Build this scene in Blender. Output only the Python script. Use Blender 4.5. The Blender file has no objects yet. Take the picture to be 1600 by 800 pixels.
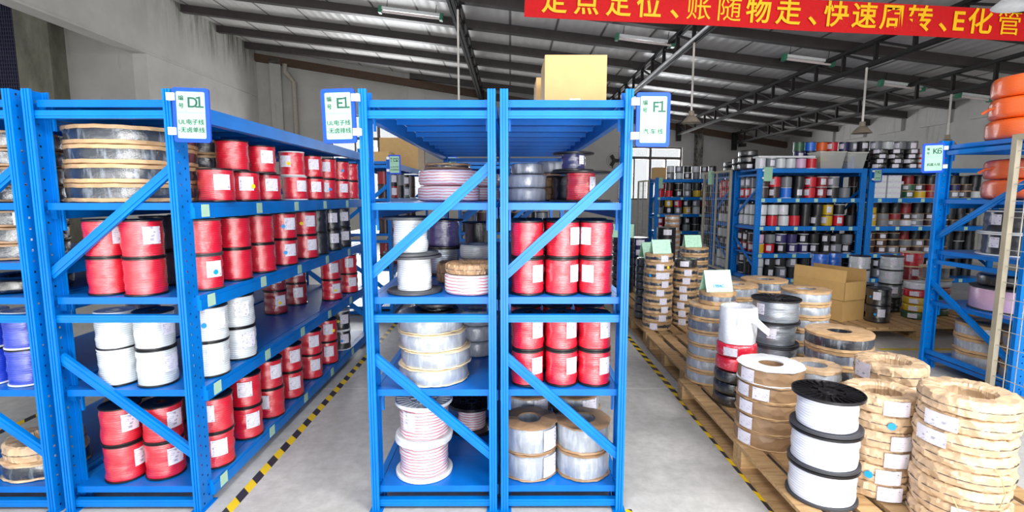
import bpy, bmesh, math, random
from mathutils import Vector, Matrix
sc = bpy.context.scene
COL = sc.collection
PI = math.pi
rnd = random.Random(7)

# ------------------------------------------------------------ camera, world, light, exposure
CAM = Vector((0.0, -2.33, 1.53))
cd = bpy.data.cameras.new('camera'); cam = bpy.data.objects.new('camera', cd); COL.objects.link(cam)
cd.sensor_width = 36.0; cd.lens = 18.0; cd.clip_start = 0.05
cam.location = CAM
cam.rotation_euler = (PI/2 - math.atan(94/800), 0, math.radians(-0.2))
sc.camera = cam
w = bpy.data.worlds.new('daylight'); sc.world = w; w.use_nodes = True
wn = w.node_tree.nodes; bg = wn['Background']
bg.inputs[0].default_value = (0.93, 0.97, 1.0, 1); bg.inputs[1].default_value = 1.0
def area(name, loc, rot, sx, sy, power, col=(1, 1, 1)):
    l = bpy.data.lights.new(name, 'AREA'); l.shape = 'RECTANGLE'; l.size = sx; l.size_y = sy
    l.energy = power; l.color = col
    o = bpy.data.objects.new(name, l); COL.objects.link(o); o.location = loc; o.rotation_euler = rot
    return o
area('doorway_daylight_left', (-1.0, -2.9, 4.4), (math.radians(36), 0, 0), 1.4, 1.4, 130, (1, 0.98, 0.96))
area('doorway_daylight', (0.9, -5.6, 1.1), (math.radians(90), 0, 0), 2.0, 2.2, 210, (1, 0.99, 0.97))
area('doorway_daylight_right', (3.6, -2.8, 4.3), (math.radians(30), 0, math.radians(10)), 3.0, 1.5, 390, (1, 0.98, 0.95))
area('ceiling_fill', (1.0, -5.3, 0.62), (PI-math.radians(14), 0, 0), 13.0, 4.6, 780, (1, 0.98, 0.95))  # unseen upward light added behind the camera to brighten the ceiling
area('rear_window_daylight', (-4.35, 15.45, 2.8), (math.radians(-100), 0, math.radians(12.4)), 3.2, 3.0, 560, (0.95, 0.98, 1))
area('rear_window_daylight_right', (5.1, 17.45, 2.4), (math.radians(-105), 0, math.radians(12.4)), 2.9, 2.3, 560, (0.95, 0.98, 1))
sc.view_settings.view_transform = 'Standard'; sc.view_settings.look = 'None'
sc.view_settings.gamma = 1.0; sc.view_settings.use_curve_mapping = False
sc.view_settings.exposure = 0.0

# ------------------------------------------------------------ materials
def lin(c):
    return tuple(((v/255)/12.92 if v/255 <= 0.04045 else ((v/255+0.055)/1.055)**2.4) for v in c) + (1.0,)
class NT:
    def __init__(s, name):
        s.m = bpy.data.materials.new(name); s.m.use_nodes = True
        s.t = s.m.node_tree; s.b = s.t.nodes['Principled BSDF']
    def n(s, typ, **kw):
        x = s.t.nodes.new(typ)
        for k, v in kw.items():
            if k in x.inputs: x.inputs[k].default_value = v
            else: setattr(x, k, v)
        return x
    def l(s, a, b): s.t.links.new(a, b)
    def co(s, scale=(1, 1, 1)):
        c = s.n('ShaderNodeTexCoord'); mp = s.n('ShaderNodeMapping')
        mp.inputs['Scale'].default_value = scale; s.l(c.outputs['Object'], mp.inputs[0]); return mp.outputs[0]
    def ramp(s, fac, stops):
        r = s.n('ShaderNodeValToRGB'); e = r.color_ramp.elements
        e[0].position, e[0].color = stops[0]; e[1].position, e[1].color = stops[1]
        for p, c in stops[2:]:
            q = e.new(p); q.color = c
        s.l(fac, r.inputs[0]); return r.outputs[0]
    def mix(s, fac, a, b, mode='MIX'):
        x = s.n('ShaderNodeMix', data_type='RGBA', blend_type=mode)
        for v, i in ((fac, 0), (a, 6), (b, 7)):
            if isinstance(v, (int, float, tuple)): x.inputs[i].default_value = v
            else: s.l(v, x.inputs[i])
        return x.outputs[2]
    def noise(s, co, scale, detail=3, rough=0.5):
        x = s.n('ShaderNodeTexNoise', Scale=scale, Detail=detail, Roughness=rough); s.l(co, x.inputs['Vector']); return x.outputs[0]
    def bump(s, h, strength=0.3, dist=0.01, prev=None, coat=False):
        x = s.n('ShaderNodeBump', Strength=strength, Distance=dist); s.l(h, x.inputs['Height'])
        if prev: s.l(prev, x.inputs['Normal'])
        s.l(x.outputs[0], s.b.inputs['Coat Normal' if coat else 'Normal']); return x.outputs[0]
    def base(s, c):
        if isinstance(c, tuple): s.b.inputs['Base Color'].default_value = c
        else: s.l(c, s.b.inputs['Base Color'])
    def p(s, **kw):
        for k, v in kw.items(): s.b.inputs[k.replace('_', ' ')].default_value = v
def sc3(c, k): return (c[0]*k, c[1]*k, c[2]*k, 1)

def paint(name, rgb, rough=0.35, metal=0.0, var=0.12):
    t = NT(name); c = lin(rgb); co = t.co()
    n = t.noise(co, 6, 4)
    t.base(t.ramp(n, [(0.3, sc3(c, 1-var)), (0.7, sc3(c, 1+var))]))
    t.p(Roughness=rough, Metallic=metal, Specular_IOR_Level=0.3); t.bump(t.noise(co, 90, 2), 0.05, 0.002); return t.m
def wire(name, rgb, rgb2=None, coat=0.7, per=30, crink=0.55, stripe=None, metal=0.0):
    t = NT(name); c = lin(rgb); c2 = lin(rgb2) if rgb2 else sc3(c, 0.72)
    co = t.co()
    wv = t.n('ShaderNodeTexWave', bands_direction='Z', Scale=per, Distortion=3.0, Detail=2.0); wv.inputs['Detail Scale'].default_value = 0.6
    t.l(co, wv.inputs['Vector'])
    col = t.ramp(wv.outputs['Fac'], [(0.0, c2), (0.45, c)])
    if stripe:
        w2 = t.n('ShaderNodeTexWave', bands_direction='Z', Scale=per*0.45, Distortion=2.0, Detail=1.0); t.l(co, w2.inputs['Vector'])
        col = t.mix(t.ramp(w2.outputs['Fac'], [(0.72, (0, 0, 0, 1)), (0.86, (1, 1, 1, 1))]), col, lin(stripe))
    t.base(col); t.p(Roughness=0.34, Metallic=metal, Coat_Weight=coat, Coat_Roughness=0.08, Coat_IOR=2.1)
    t.bump(wv.outputs['Fac'], 0.5, 0.001)
    cr = t.noise(t.co((0.7, 0.7, 7.0)), 15, 6, 0.7)
    t.bump(cr, min(1.0, crink*1.6), 0.0035, coat=True); return t.m
def film(name, rgb, rgb2, amt=0.5, streak=(1, 1, 0.18)):
    # wire or coil under clear stretch film: milky streaks, glints painted into colour
    t = NT(name); c = lin(rgb); c2 = lin(rgb2)
    n = t.noise(t.co(streak), 30, 4, 0.6)
    f = t.ramp(n, [(0.62-amt*0.3, (0, 0, 0, 1)), (0.72, (1, 1, 1, 1))])
    t.base(t.mix(f, c, c2)); t.p(Roughness=0.3, Coat_Weight=0.8, Coat_Roughness=0.12, Coat_IOR=1.9)
    t.bump(n, 0.4, 0.002)
    t.bump(t.noise(t.co((1, 1, 1.6)), 26, 5, 0.65), 0.8, 0.006, coat=True); return t.m
def kraft(name, rgb, coat=0.35, crease=0.5, var=0.16):
    t = NT(name); c = lin(rgb); co = t.co()
    oi = t.n('ShaderNodeObjectInfo')
    n = t.noise(co, 14, 5, 0.6)
    col = t.ramp(n, [(0.25, sc3(c, 1-var)), (0.75, sc3(c, 1+var))])
    hsv = t.n('ShaderNodeHueSaturation'); t.l(col, hsv.inputs['Color'])
    mr = t.n('ShaderNodeMapRange'); mr.inputs['To Min'].default_value = 0.88; mr.inputs['To Max'].default_value = 1.1
    t.l(oi.outputs['Random'], mr.inputs[0]); t.l(mr.outputs[0], hsv.inputs['Value'])
    t.base(hsv.outputs[0]); t.p(Roughness=0.5, Coat_Weight=coat, Coat_Roughness=0.16)
    vo = t.n('ShaderNodeTexVoronoi', Scale=16.0); t.l(t.co((1, 1, 1.5)), vo.inputs['Vector'])
    b = t.bump(vo.outputs[0], crease, 0.02)
    t.bump(t.noise(co, 30, 5, 0.65), 0.5, 0.012, coat=True); return t.m
def plain(name, rgb, rough=0.5, **kw):
    t = NT(name); c = lin(rgb); n = t.noise(t.co(), 20, 3)
    t.base(t.ramp(n, [(0.3, sc3(c, 0.93)), (0.7, sc3(c, 1.05))])); t.p(Roughness=rough, **kw); return t.m
def printed(name, rgb, ink, sx=1.0):
    t = NT(name); c = lin(rgb)
    co = t.co()
    br = t.n('ShaderNodeTexBrick', Scale=46.0); br.offset = 0.37
    br.inputs['Color1'].default_value = (1, 1, 1, 1); br.inputs['Color2'].default_value = (1, 1, 1, 1); br.inputs['Mortar'].default_value = (0, 0, 0, 1)
    br.inputs['Mortar Size'].default_value = 0.06; br.inputs['Brick Width'].default_value = 0.55; br.inputs['Row Height'].default_value = 0.42
    mp = t.n('ShaderNodeMapping'); mp.inputs['Rotation'].default_value = (PI/2, 0, 0); t.l(co, mp.inputs[0]); t.l(mp.outputs[0], br.inputs[0])
    n = t.noise(co, 60, 3)
    f = t.ramp(n, [(0.5, (0, 0, 0, 1)), (0.6, (1, 1, 1, 1))])
    inv = t.ramp(br.outputs['Color'], [(0.2, (1, 1, 1, 1)), (0.8, (0, 0, 0, 1))])
    m = t.mix(1.0, f, inv, 'MULTIPLY')
    t.base(t.mix(m, c, lin(ink))); t.p(Roughness=0.4, Coat_Weight=0.4, Coat_Roughness=0.12)
    t.bump(t.noise(co, 30, 3), 0.25, 0.006, coat=True); return t.m

B = {}
B['blue'] = paint('blue_powder_coat', (0, 114, 202), 0.36)
B['deck'] = paint('blue_shelf_steel', (0, 104, 194), 0.34)
B['signblue'] = plain('sign_blue_plastic', (12, 72, 205), 0.35)
B['signpaper'] = plain('pale_green_card', (152, 198, 173), 0.6)
B['ink'] = plain('green_black_ink', (22, 78, 66), 0.6)
B['line'] = plain('fine_green_line', (120, 170, 150), 0.6)
B['bluepen'] = plain('blue_marker', (20, 130, 200), 0.6)
B['clip'] = plain('white_plastic_clip', (225, 228, 240), 0.4)
B['tagpaper'] = printed('green_tag_paper', (166, 212, 186), (120, 165, 150))
B['sticker'] = plain('pale_green_sticker', (178, 216, 190), 0.5)
B['label'] = printed('white_print_label', (222, 220, 234), (160, 160, 178))
B['black'] = plain('black_plastic', (22, 22, 26), 0.32)
B['dgrey'] = plain('dark_grey_plastic', (58, 60, 66), 0.45)
B['whitep'] = plain('white_plastic', (222, 226, 230), 0.35)
B['greyp'] = plain('grey_plastic', (140, 142, 146), 0.4)
B['red'] = wire('red_wire', (216, 20, 48), (170, 8, 30))
B['dred'] = wire('dark_red_wire', (150, 22, 34))
B['white'] = wire('white_wire', (216, 222, 226), (176, 184, 190))
B['pwhite'] = wire('white_sheathed_wire', (228, 232, 246), (190, 196, 216), coat=0.4, per=26, crink=0.3)
B['wr'] = wire('white_wire_red_stripe', (226, 224, 230), (200, 196, 206), per=46, stripe=(206, 96, 112))
B['bluew'] = wire('blue_wire', (22, 62, 200), (10, 34, 150))
B['cyan'] = wire('bright_blue_wire', (30, 120, 230), (16, 80, 190))
B['navy'] = wire('navy_wire', (28, 34, 92))
B['blackw'] = wire('black_wire', (20, 22, 28))
B['greyw'] = wire('grey_wire', (120, 126, 134))
B['silver'] = wire('silver_wire', (168, 178, 190), (96, 104, 118), coat=0.9, crink=0.9, metal=0.55)
B['yellow'] = wire('yellow_wire', (214, 176, 20))
B['green'] = wire('green_wire', (30, 90, 60))
B['brown'] = wire('brown_wire', (66, 44, 42))
B['pink'] = wire('pink_wire', (222, 186, 214), (190, 150, 190))
B['purple'] = wire('purple_wire', (54, 46, 110))
B['orange'] = wire('orange_cable', (244, 104, 24), (206, 70, 8), coat=0.9, per=30, crink=0.9)
B['filmgrey'] = film('grey_cable_under_film', (96, 104, 118), (176, 184, 194), 0.5)
B['filmdark'] = film('dark_cable_under_film', (40, 46, 56), (132, 142, 154), 0.35)
B['filmlight'] = film('pale_cable_under_film', (146, 154, 166), (190, 196, 206), 0.5)
B['filmblack'] = film('black_cable_under_film', (18, 19, 22), (90, 92, 98), 0.25, (1, 1, 1))
B['filmwhite'] = film('white_film_roll', (218, 222, 232), (238, 240, 246), 0.5, (1, 1, 3))
B['filmred'] = film('red_cable_under_film', (214, 22, 52), (236, 130, 150), 0.3, (1, 1, 1))
B['kraft'] = kraft('kraft_paper', (188, 154, 114))
B['kraftd'] = kraft('brown_kraft_paper', (156, 124, 92), crease=0.4)
B['kraftp'] = kraft('pale_wrapping_paper', (206, 176, 142), 0.6, 0.8)
B['cream'] = kraft('cream_card', (222, 204, 170), 0.4, 0.2)
B['carton'] = kraft('carton_board', (196, 158, 100), 0.0, 0.05, 0.06)
B['tape'] = plain('parcel_tape', (206, 180, 130), 0.25)
B['dotblue'] = plain('blue_dot_sticker', (10, 150, 225), 0.5)
B['dotyel'] = plain('yellow_dot_sticker', (245, 215, 20), 0.5)
B['wood'] = None
def mk_special():
    t = NT('pallet_wood'); co = t.co((1, 9, 9)); n = t.noise(co, 5, 6, 0.65)
    oi = t.n('ShaderNodeObjectInfo')
    col = t.ramp(n, [(0.25, lin((140, 104, 66))), (0.5, lin((186, 150, 104))), (0.8, lin((208, 178, 132)))])
    h = t.n('ShaderNodeHueSaturation'); mr = t.n('ShaderNodeMapRange'); mr.inputs['To Min'].default_value = 0.8; mr.inputs['To Max'].default_value = 1.1
    t.l(oi.outputs['Random'], mr.inputs[0]); t.l(mr.outputs[0], h.inputs['Value']); t.l(col, h.inputs['Color']); t.base(h.outputs[0])
    t.p(Roughness=0.7); t.bump(n, 0.3, 0.004); B['wood'] = t.m
    # concrete floor with cracks
    t = NT('concrete_floor'); co = t.co()
    n1 = t.noise(co, 1.3, 6, 0.62); n2 = t.noise(co, 14, 5, 0.7)
    a = t.ramp(n1, [(0.3, lin((176, 175, 174))), (0.7, lin((202, 201, 198)))])
    b = t.ramp(n2, [(0.3, (0.78, 0.78, 0.77, 1)), (0.65, (1.04, 1.04, 1.04, 1))])
    col = t.mix(1.0, a, b, 'MULTIPLY')
    sx = t.n('ShaderNodeSeparateXYZ'); t.l(co, sx.inputs[0])
    wob = t.noise(co, 3, 4)
    ad = t.n('ShaderNodeMath', operation='MULTIPLY_ADD'); t.l(wob, ad.inputs[0]); ad.inputs[1].default_value = 0.12; t.l(sx.outputs[1], ad.inputs[2])
    fr = t.n('ShaderNodeMath', operation='WRAP'); t.l(ad.outputs[0], fr.inputs[0]); fr.inputs[1].default_value = -0.82; fr.inputs[2].default_value = 4.18
    su = t.n('ShaderNodeMath', operation='SUBTRACT'); t.l(fr.outputs[0], su.inputs[0]); su.inputs[1].default_value = 1.68
    ab = t.n('ShaderNodeMath', operation='ABSOLUTE'); t.l(su.outputs[0], ab.inputs[0])
    ln = t.ramp(ab.outputs[0], [(0.004, (1, 1, 1, 1)), (0.012, (0, 0, 0, 1))])
    t.base(t.mix(ln, col, lin((206, 204, 200)))); t.p(Roughness=0.42)
    t.bump(n2, 0.12, 0.004); B['floor'] = t.m
    # stained plaster
    t = NT('stained_plaster'); co = t.co()
    n1 = t.noise(co, 0.9, 6, 0.6); n2 = t.noise(t.co((1.6, 1.6, 0.22)), 2.0, 7, 0.7)
    a = t.ramp(n1, [(0.3, lin((170, 168, 164))), (0.7, lin((192, 189, 185)))])
    st = t.ramp(n2, [(0.60, (0, 0, 0, 1)), (0.78, (1, 1, 1, 1))])
    c1 = t.mix(st, a, lin((122, 122, 104)))
    t.base(c1); t.p(Roughness=0.85); t.bump(t.noise(co, 9, 5), 0.2, 0.02); B['plaster'] = t.m
    t = NT('damp_plaster'); co = t.co()
    n1 = t.noise(co, 0.9, 6, 0.6); n2 = t.noise(t.co((2.4, 2.4, 0.25)), 2.2, 7, 0.75); sx = t.n('ShaderNodeSeparateXYZ'); t.l(co, sx.inputs[0])
    a = t.ramp(n1, [(0.3, lin((186, 183, 178))), (0.7, lin((208, 205, 200)))])
    mr = t.n('ShaderNodeMapRange'); mr.inputs[1].default_value = 4.9; mr.inputs[2].default_value = 6.05; t.l(sx.outputs[2], mr.inputs[0])
    my = t.n('ShaderNodeMapRange'); my.inputs[1].default_value = 8.5; my.inputs[2].default_value = 11.5; t.l(sx.outputs[1], my.inputs[0])
    st = t.ramp(n2, [(0.44, (0, 0, 0, 1)), (0.62, (1, 1, 1, 1))])
    m1 = t.n('ShaderNodeMath', operation='MULTIPLY'); t.l(mr.outputs[0], m1.inputs[0]); t.l(my.outputs[0], m1.inputs[1])
    m2 = t.n('ShaderNodeMath', operation='MULTIPLY'); t.l(m1.outputs[0], m2.inputs[0]); t.l(st, m2.inputs[1])
    t.base(t.mix(m2.outputs[0], a, lin((74, 82, 60)))); t.p(Roughness=0.85); t.bump(t.noise(co, 9, 5), 0.2, 0.02); B['damp'] = t.m
    t = NT('mouldy_black_stain'); co = t.co((1, 1, 0.5)); n = t.noise(co, 5, 7, 0.7)
    t.base(t.ramp(n, [(0.4, lin((48, 46, 42))), (0.62, lin((150, 146, 138)))])); t.p(Roughness=0.9); B['stain'] = t.m
    t = NT('raw_concrete'); co = t.co((1, 1, 0.4)); n = t.noise(co, 3, 6, 0.65)
    t.base(t.ramp(n, [(0.3, lin((92, 90, 78))), (0.7, lin((140, 138, 124)))])); t.p(Roughness=0.9); t.bump(n, 0.2, 0.02); B['conc'] = t.m
    # roof sheet: ribs run front to back, seams each metre
    t = NT('roof_sheet'); co = t.co()
    w1 = t.n('ShaderNodeTexWave', bands_direction='X', Scale=1.6); t.l(co, w1.inputs['Vector'])
    w2 = t.n('ShaderNodeTexWave', bands_direction='X', Scale=0.33); t.l(co, w2.inputs['Vector'])
    seam = t.ramp(w2.outputs['Fac'], [(0.0, (1, 1, 1, 1)), (0.012, (0, 0, 0, 1))])
    n = t.noise(co, 0.8, 5)
    a = t.ramp(n, [(0.3, lin((204, 200, 197))), (0.7, lin((226, 223, 220)))])
    t.base(t.mix(seam, a, lin((96, 90, 88)))); t.p(Roughness=0.45); t.bump(w1.outputs['Fac'], 0.35, 0.02); B['roof'] = t.m
    # hazard tape: diagonal stripes
    t = NT('hazard_tape'); co = t.co(); s = t.n('ShaderNodeSeparateXYZ'); t.l(co, s.inputs[0])
    m = t.n('ShaderNodeMath', operation='ADD'); t.l(s.outputs[0], m.inputs[0]); t.l(s.outputs[1], m.inputs[1])
    mm = t.n('ShaderNodeMath', operation='MULTIPLY'); t.l(m.outputs[0], mm.inputs[0]); mm.inputs[1].default_value = 1/0.17
    f = t.n('ShaderNodeMath', operation='FRACT'); t.l(mm.outputs[0], f.inputs[0])
    g = t.n('ShaderNodeMath', operation='GREATER_THAN'); t.l(f.outputs[0], g.inputs[0]); g.inputs[1].default_value = 0.5
    t.base(t.mix(g.outputs[0], lin((232, 196, 16)), lin((44, 44, 48)))); t.p(Roughness=0.4); B['hazard'] = t.m
mk_special()
B['yelline'] = plain('yellow_floor_paint', (196, 172, 50), 0.5)
B['steel'] = paint('dark_painted_steel', (34, 32, 31), 0.7)
B['purlin'] = paint('brown_steel_purlin', (74, 68, 68), 0.5)
B['rust'] = paint('rusty_gutter', (84, 66, 54), 0.7)
B['galv'] = paint('galvanised_pipe', (190, 190, 192), 0.35, 0.4)
B['tanframe'] = paint('weathered_grey_paint', (164, 156, 138), 0.6)
B['meshwire'] = paint('galvanised_wire', (176, 174, 166), 0.5)
B['banner'] = plain('red_banner_cloth', (200, 0, 8), 0.8)
B['bannertext'] = plain('yellow_banner_print', (250, 190, 4), 0.55)
B['rod'] = plain('white_painted_rod', (226, 222, 214), 0.4)
B['shade'] = paint('dull_lamp_shade', (150, 140, 124), 0.5)
B['tube'] = plain('fluorescent_tube', (228, 214, 210), 0.3)
B['lampgreen'] = plain('green_end_cap', (60, 130, 100), 0.4)
B['lampw'] = plain('white_enamel', (232, 236, 236), 0.3)
B['wframe'] = paint('grey_window_frame', (112, 104, 102), 0.5)
B['dark'] = plain('dark_steel_fan', (34, 34, 36), 0.5)
B['net'] = plain('dark_shade_net', (28, 28, 44), 0.8)
B['netbar'] = plain('net_weave', (58, 58, 88), 0.7)
B['tub'] = plain('milky_tub_plastic', (206, 206, 196), 0.25)
B['pipe'] = plain('old_drain_pipe', (168, 160, 148), 0.6)
tg = NT('window_glass'); gm = tg.m
_o = tg.t.nodes['Material Output']; _tr = tg.n('ShaderNodeBsdfTransparent'); _gl = tg.n('ShaderNodeBsdfGlossy', Roughness=0.05); _mx = tg.n('ShaderNodeMixShader'); _mx.inputs[0].default_value = 0.06
tg.l(_tr.outputs[0], _mx.inputs[1]); tg.l(_gl.outputs[0], _mx.inputs[2]); tg.l(_mx.outputs[0], _o.inputs[0]); B['glass'] = gm
tt = NT('tub_wall'); tt.p(Roughness=0.2, Alpha=0.35); tt.base(lin((214, 218, 214))); B['tubwall'] = tt.m

# ------------------------------------------------------------ mesh builder and tagging
class MB:
    def __init__(s): s.v = []; s.f = []; s.mi = []; s.k = 0
    def add(s, vs, fs):
        o = len(s.v); s.v += [tuple(v) for v in vs]
        for f in fs: s.f.append(tuple(o+i for i in f)); s.mi.append(s.k)
        return s
    def box(s, x0, x1, y0, y1, z0, z1, M=None):
        vs = [Vector((x, y, z)) for z in (z0, z1) for y in (y0, y1) for x in (x0, x1)]
        if M: vs = [M @ v for v in vs]
        return s.add(vs, [(0, 2, 3, 1), (4, 5, 7, 6), (0, 1, 5, 4), (2, 6, 7, 3), (0, 4, 6, 2), (1, 3, 7, 5)])
    def lathe(s, prof, n=36, c=(0, 0, 0), closed=True, wob=None):
        vs = []; m = len(prof)
        for i in range(n):
            a = 2*PI*i/n
            for j, (r, z) in enumerate(prof):
                if wob: dr, dz = wob(i, j, a, r, z)
                else: dr = dz = 0
                vs.append((c[0]+(r+dr)*math.cos(a), c[1]+(r+dr)*math.sin(a), c[2]+z+dz))
        fs = []
        for i in range(n):
            i2 = (i+1) % n
            for j in range(m if closed else m-1):
                j2 = (j+1) % m
                fs.append((i*m+j, i2*m+j, i2*m+j2, i*m+j2))
        return s.add(vs, fs)
    def tube(s, pts, r, n=8, cap=True):
        pts = [Vector(p) for p in pts]; rings = []
        for i, p in enumerate(pts):
            d = (pts[min(i+1, len(pts)-1)] - pts[max(i-1, 0)]).normalized()
            u = d.cross(Vector((0, 0, 1))); u = Vector((1, 0, 0)) if u.length < 1e-4 else u.normalized()
            v = d.cross(u)
            rings.append([p + (u*math.cos(2*PI*k/n) + v*math.sin(2*PI*k/n))*r for k in range(n)])
        vs = [q for rg in rings for q in rg]; fs = []
        for i in range(len(pts)-1):
            for k in range(n):
                k2 = (k+1) % n; fs.append((i*n+k, i*n+k2, (i+1)*n+k2, (i+1)*n+k))
        if cap: fs += [tuple(range(n))[::-1], tuple((len(pts)-1)*n+k for k in range(n))]
        return s.add(vs, fs)
    def bar(s, a, b, wd, dp, up=(0, 0, 1)):
        a = Vector(a); b = Vector(b); d = (b-a); L = d.length; d.normalize()
        u = Vector(up); sd = d.cross(u); sd = sd.normalized() if sd.length > 1e-5 else Vector((1, 0, 0)); u2 = sd.cross(d)
        M = Matrix.Translation(a) @ Matrix((d, sd, u2)).transposed().to_4x4()
        return s.box(0, L, -dp/2, dp/2, -wd/2, wd/2, M)
    def extrude(s, prof, z0, z1, close=False):
        n = len(prof); vs = [(x, y, z0) for x, y in prof] + [(x, y, z1) for x, y in prof]
        return s.add(vs, [(i, (i+1) % n, n+(i+1) % n, n+i) for i in range(n if close else n-1)])
    def patch(s, r, a0, a1, z0, z1, n=8, th=0.0015):
        vs = []
        for q in (r, r+th):
            for i in range(n+1):
                a = a0+(a1-a0)*i/n
                vs += [(q*math.cos(a), q*math.sin(a), z0), (q*math.cos(a), q*math.sin(a), z1)]
        o = 2*(n+1); fs = []
        for i in range(n):
            fs += [(o+2*i, o+2*i+2, o+2*i+3, o+2*i+1), (2*i+1, 2*i+3, 2*i+2, 2*i), (2*i+1, o+2*i+1, o+2*i+3, 2*i+3), (2*i, 2*i+2, o+2*i+2, o+2*i)]
        fs += [(0, o, o+1, 1), (2*n, 2*n+1, o+2*n+1, o+2*n)]
        return s.add(vs, fs)
    def dot(s, r, a, z, rad, th=0.0018, n=14):
        vs = []
        for q in (r, r+th):
            for i in range(n):
                t = 2*PI*i/n; aa = a + rad*math.cos(t)/r
                vs.append((q*math.cos(aa), q*math.sin(aa), z+rad*math.sin(t)))
        fs = [tuple(range(n, 2*n))] + [(i, (i+1) % n, n+(i+1) % n, n+i) for i in range(n)]
        return s.add(vs, fs)
    def mesh(s, name, mats, smooth=True, sharp=38):
        me = bpy.data.meshes.new(name); me.from_pydata(s.v, [], s.f)
        for m in (mats if isinstance(mats, (list, tuple)) else [mats]): me.materials.append(B[m] if isinstance(m, str) else m)
        me.polygons.foreach_set('material_index', s.mi)
        if smooth:
            me.polygons.foreach_set('use_smooth', [True]*len(s.f)); me.set_sharp_from_angle(angle=math.radians(sharp))
        me.update(); return me
def ob(name, me, parent=None, loc=(0, 0, 0), rot=(0, 0, 0)):
    o = bpy.data.objects.new(name, me); COL.objects.link(o); o.location = loc; o.rotation_euler = rot
    if parent is not None: o.parent = parent
    return o
def tag(o, label, cat, group=None, kind=None):
    if kind: o['kind'] = kind
    if label: o['label'] = label
    if cat: o['category'] = cat
    if group: o['group'] = group
    return o
def thing(name, label, cat, loc=(0, 0, 0), rz=0, group=None, rot=None):
    o = bpy.data.objects.new(name, None); COL.objects.link(o); o.empty_display_size = 0.05
    o.location = loc; o.rotation_euler = rot if rot else (0, 0, rz)
    return tag(o, label, cat, group)
def struct(name, mb, mat, loc=(0, 0, 0), rot=(0, 0, 0), parent=None, smooth=False):
    o = ob(name, mb.mesh(name, mat, smooth), parent, loc, rot)
    if parent is None: o['kind'] = 'structure'
    return o
CACHE = {}
def cached(key, fn):
    if key not in CACHE: CACHE[key] = fn()
    return CACHE[key]
def text_mesh(body, size, mat, off=0.0, align='CENTER', ext=0.0008):
    def f():
        c = bpy.data.curves.new('lettering', 'FONT'); c.body = body; c.size = size; c.align_x = align; c.offset = off; c.extrude = ext
        o = bpy.data.objects.new('lettering', c); COL.objects.link(o)
        dg = bpy.context.evaluated_depsgraph_get(); m = bpy.data.meshes.new_from_object(o.evaluated_get(dg))
        bpy.data.objects.remove(o); bpy.data.curves.remove(c)
        m.materials.clear(); m.materials.append(B[mat]); return m
    return cached(('txt', body, size, mat, off, align), f)
ORD = ['first', 'second', 'third', 'fourth', 'fifth', 'sixth', 'seventh', 'eighth', 'ninth', 'tenth', 'eleventh', 'twelfth', 'thirteenth', 'fourteenth']

# ------------------------------------------------------------ the shell
RZ0, RSL = 5.1, 0.12
def roofz(x): return RZ0 - RSL*x
struct('floor', MB().box(-17, 12.5, -12, 21, -0.1, 0), 'floor')
def sloped(mb, x0, x1, y0, y1, h0, h1):
    za, zb = roofz(x0), roofz(x1)
    vs = [(x0, y0, za+h0), (x1, y0, zb+h0), (x1, y1, zb+h0), (x0, y1, za+h0), (x0, y0, za+h1), (x1, y0, zb+h1), (x1, y1, zb+h1), (x0, y1, za+h1)]
    return mb.add(vs, [(0, 3, 2, 1), (4, 5, 6, 7), (0, 1, 5, 4), (1, 2, 6, 5), (2, 3, 7, 6), (3, 0, 4, 7)])
struct('ceiling', sloped(MB(), -8.1, 11.2, -2.2, 19.5, 0, 0.08), 'roof')
for i, y in enumerate([-1.4, 0.1, 1.6, 3.1, 4.6, 6.1, 7.5, 8.95, 10.45, 11.95, 13.4, 14.9, 16.4]):
    a = -7.8; b = 10.8
    if y > 13.9: a = -7.8 + (y-13.9)/0.2204
    mb = MB(); sloped(mb, a, b, y-0.045, y+0.045, -0.17, -0.001); sloped(mb, a, b, y-0.075, y+0.075, -0.18, -0.165)
    struct('trim_%d' % (i+1), mb, 'purlin')
# left wall: full height behind, beam over an opening nearer the camera
mb = MB(); mb.box(-8.1, -7.8, 9.1, 14.2, 0, 6.05); mb.box(-8.1, -7.8, -7, 9.1, 4.56, 6.05); mb.box(-7.8, -7.77, -7, 13.9, 4.56, 4.60)
struct('wall_left', mb, 'damp')
mb = MB(); mb.box(-16, -8.1, 9.15, 9.4, 0, 5.6); mb.box(-16, -8.1, -7, 9.4, 5.6, 5.8)
struct('wall_annex', mb, 'plaster')
struct('trim_14', MB().box(-10.25, -9.55, 8.75, 9.15, 0, 5.6), 'conc')
t = thing('mesh_screen', 'dark woven mesh screen beyond the opening at far left', 'screen', (-12.3, 8.85, 0))
ob('net', MB().box(-2.5, 2.0, 0.05, 0.08, 0.02, 5.5).mesh('net', 'net', False), t)
mb = MB()
for k in range(90): mb.box(-2.5+k*0.05, -2.485+k*0.05, 0.03, 0.05, 0.02, 5.5)
for k in range(64): mb.box(-2.5, 2.0, 0.034, 0.046, 0.3+k*0.08, 0.315+k*0.08)
ob('weave', mb.mesh('weave', 'netbar', False), t)
# right wall
mb = MB(); mb.box(10.8, 11.05, -1.5, 18.4, 0, roofz(10.9)+0.02)
for k in range(9): mb.box(10.72, 10.8, 3+k*1.5, 3.9+k*1.5, 3.3, roofz(10.8)-0.02)
struct('wall_right', mb, 'plaster')
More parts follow.
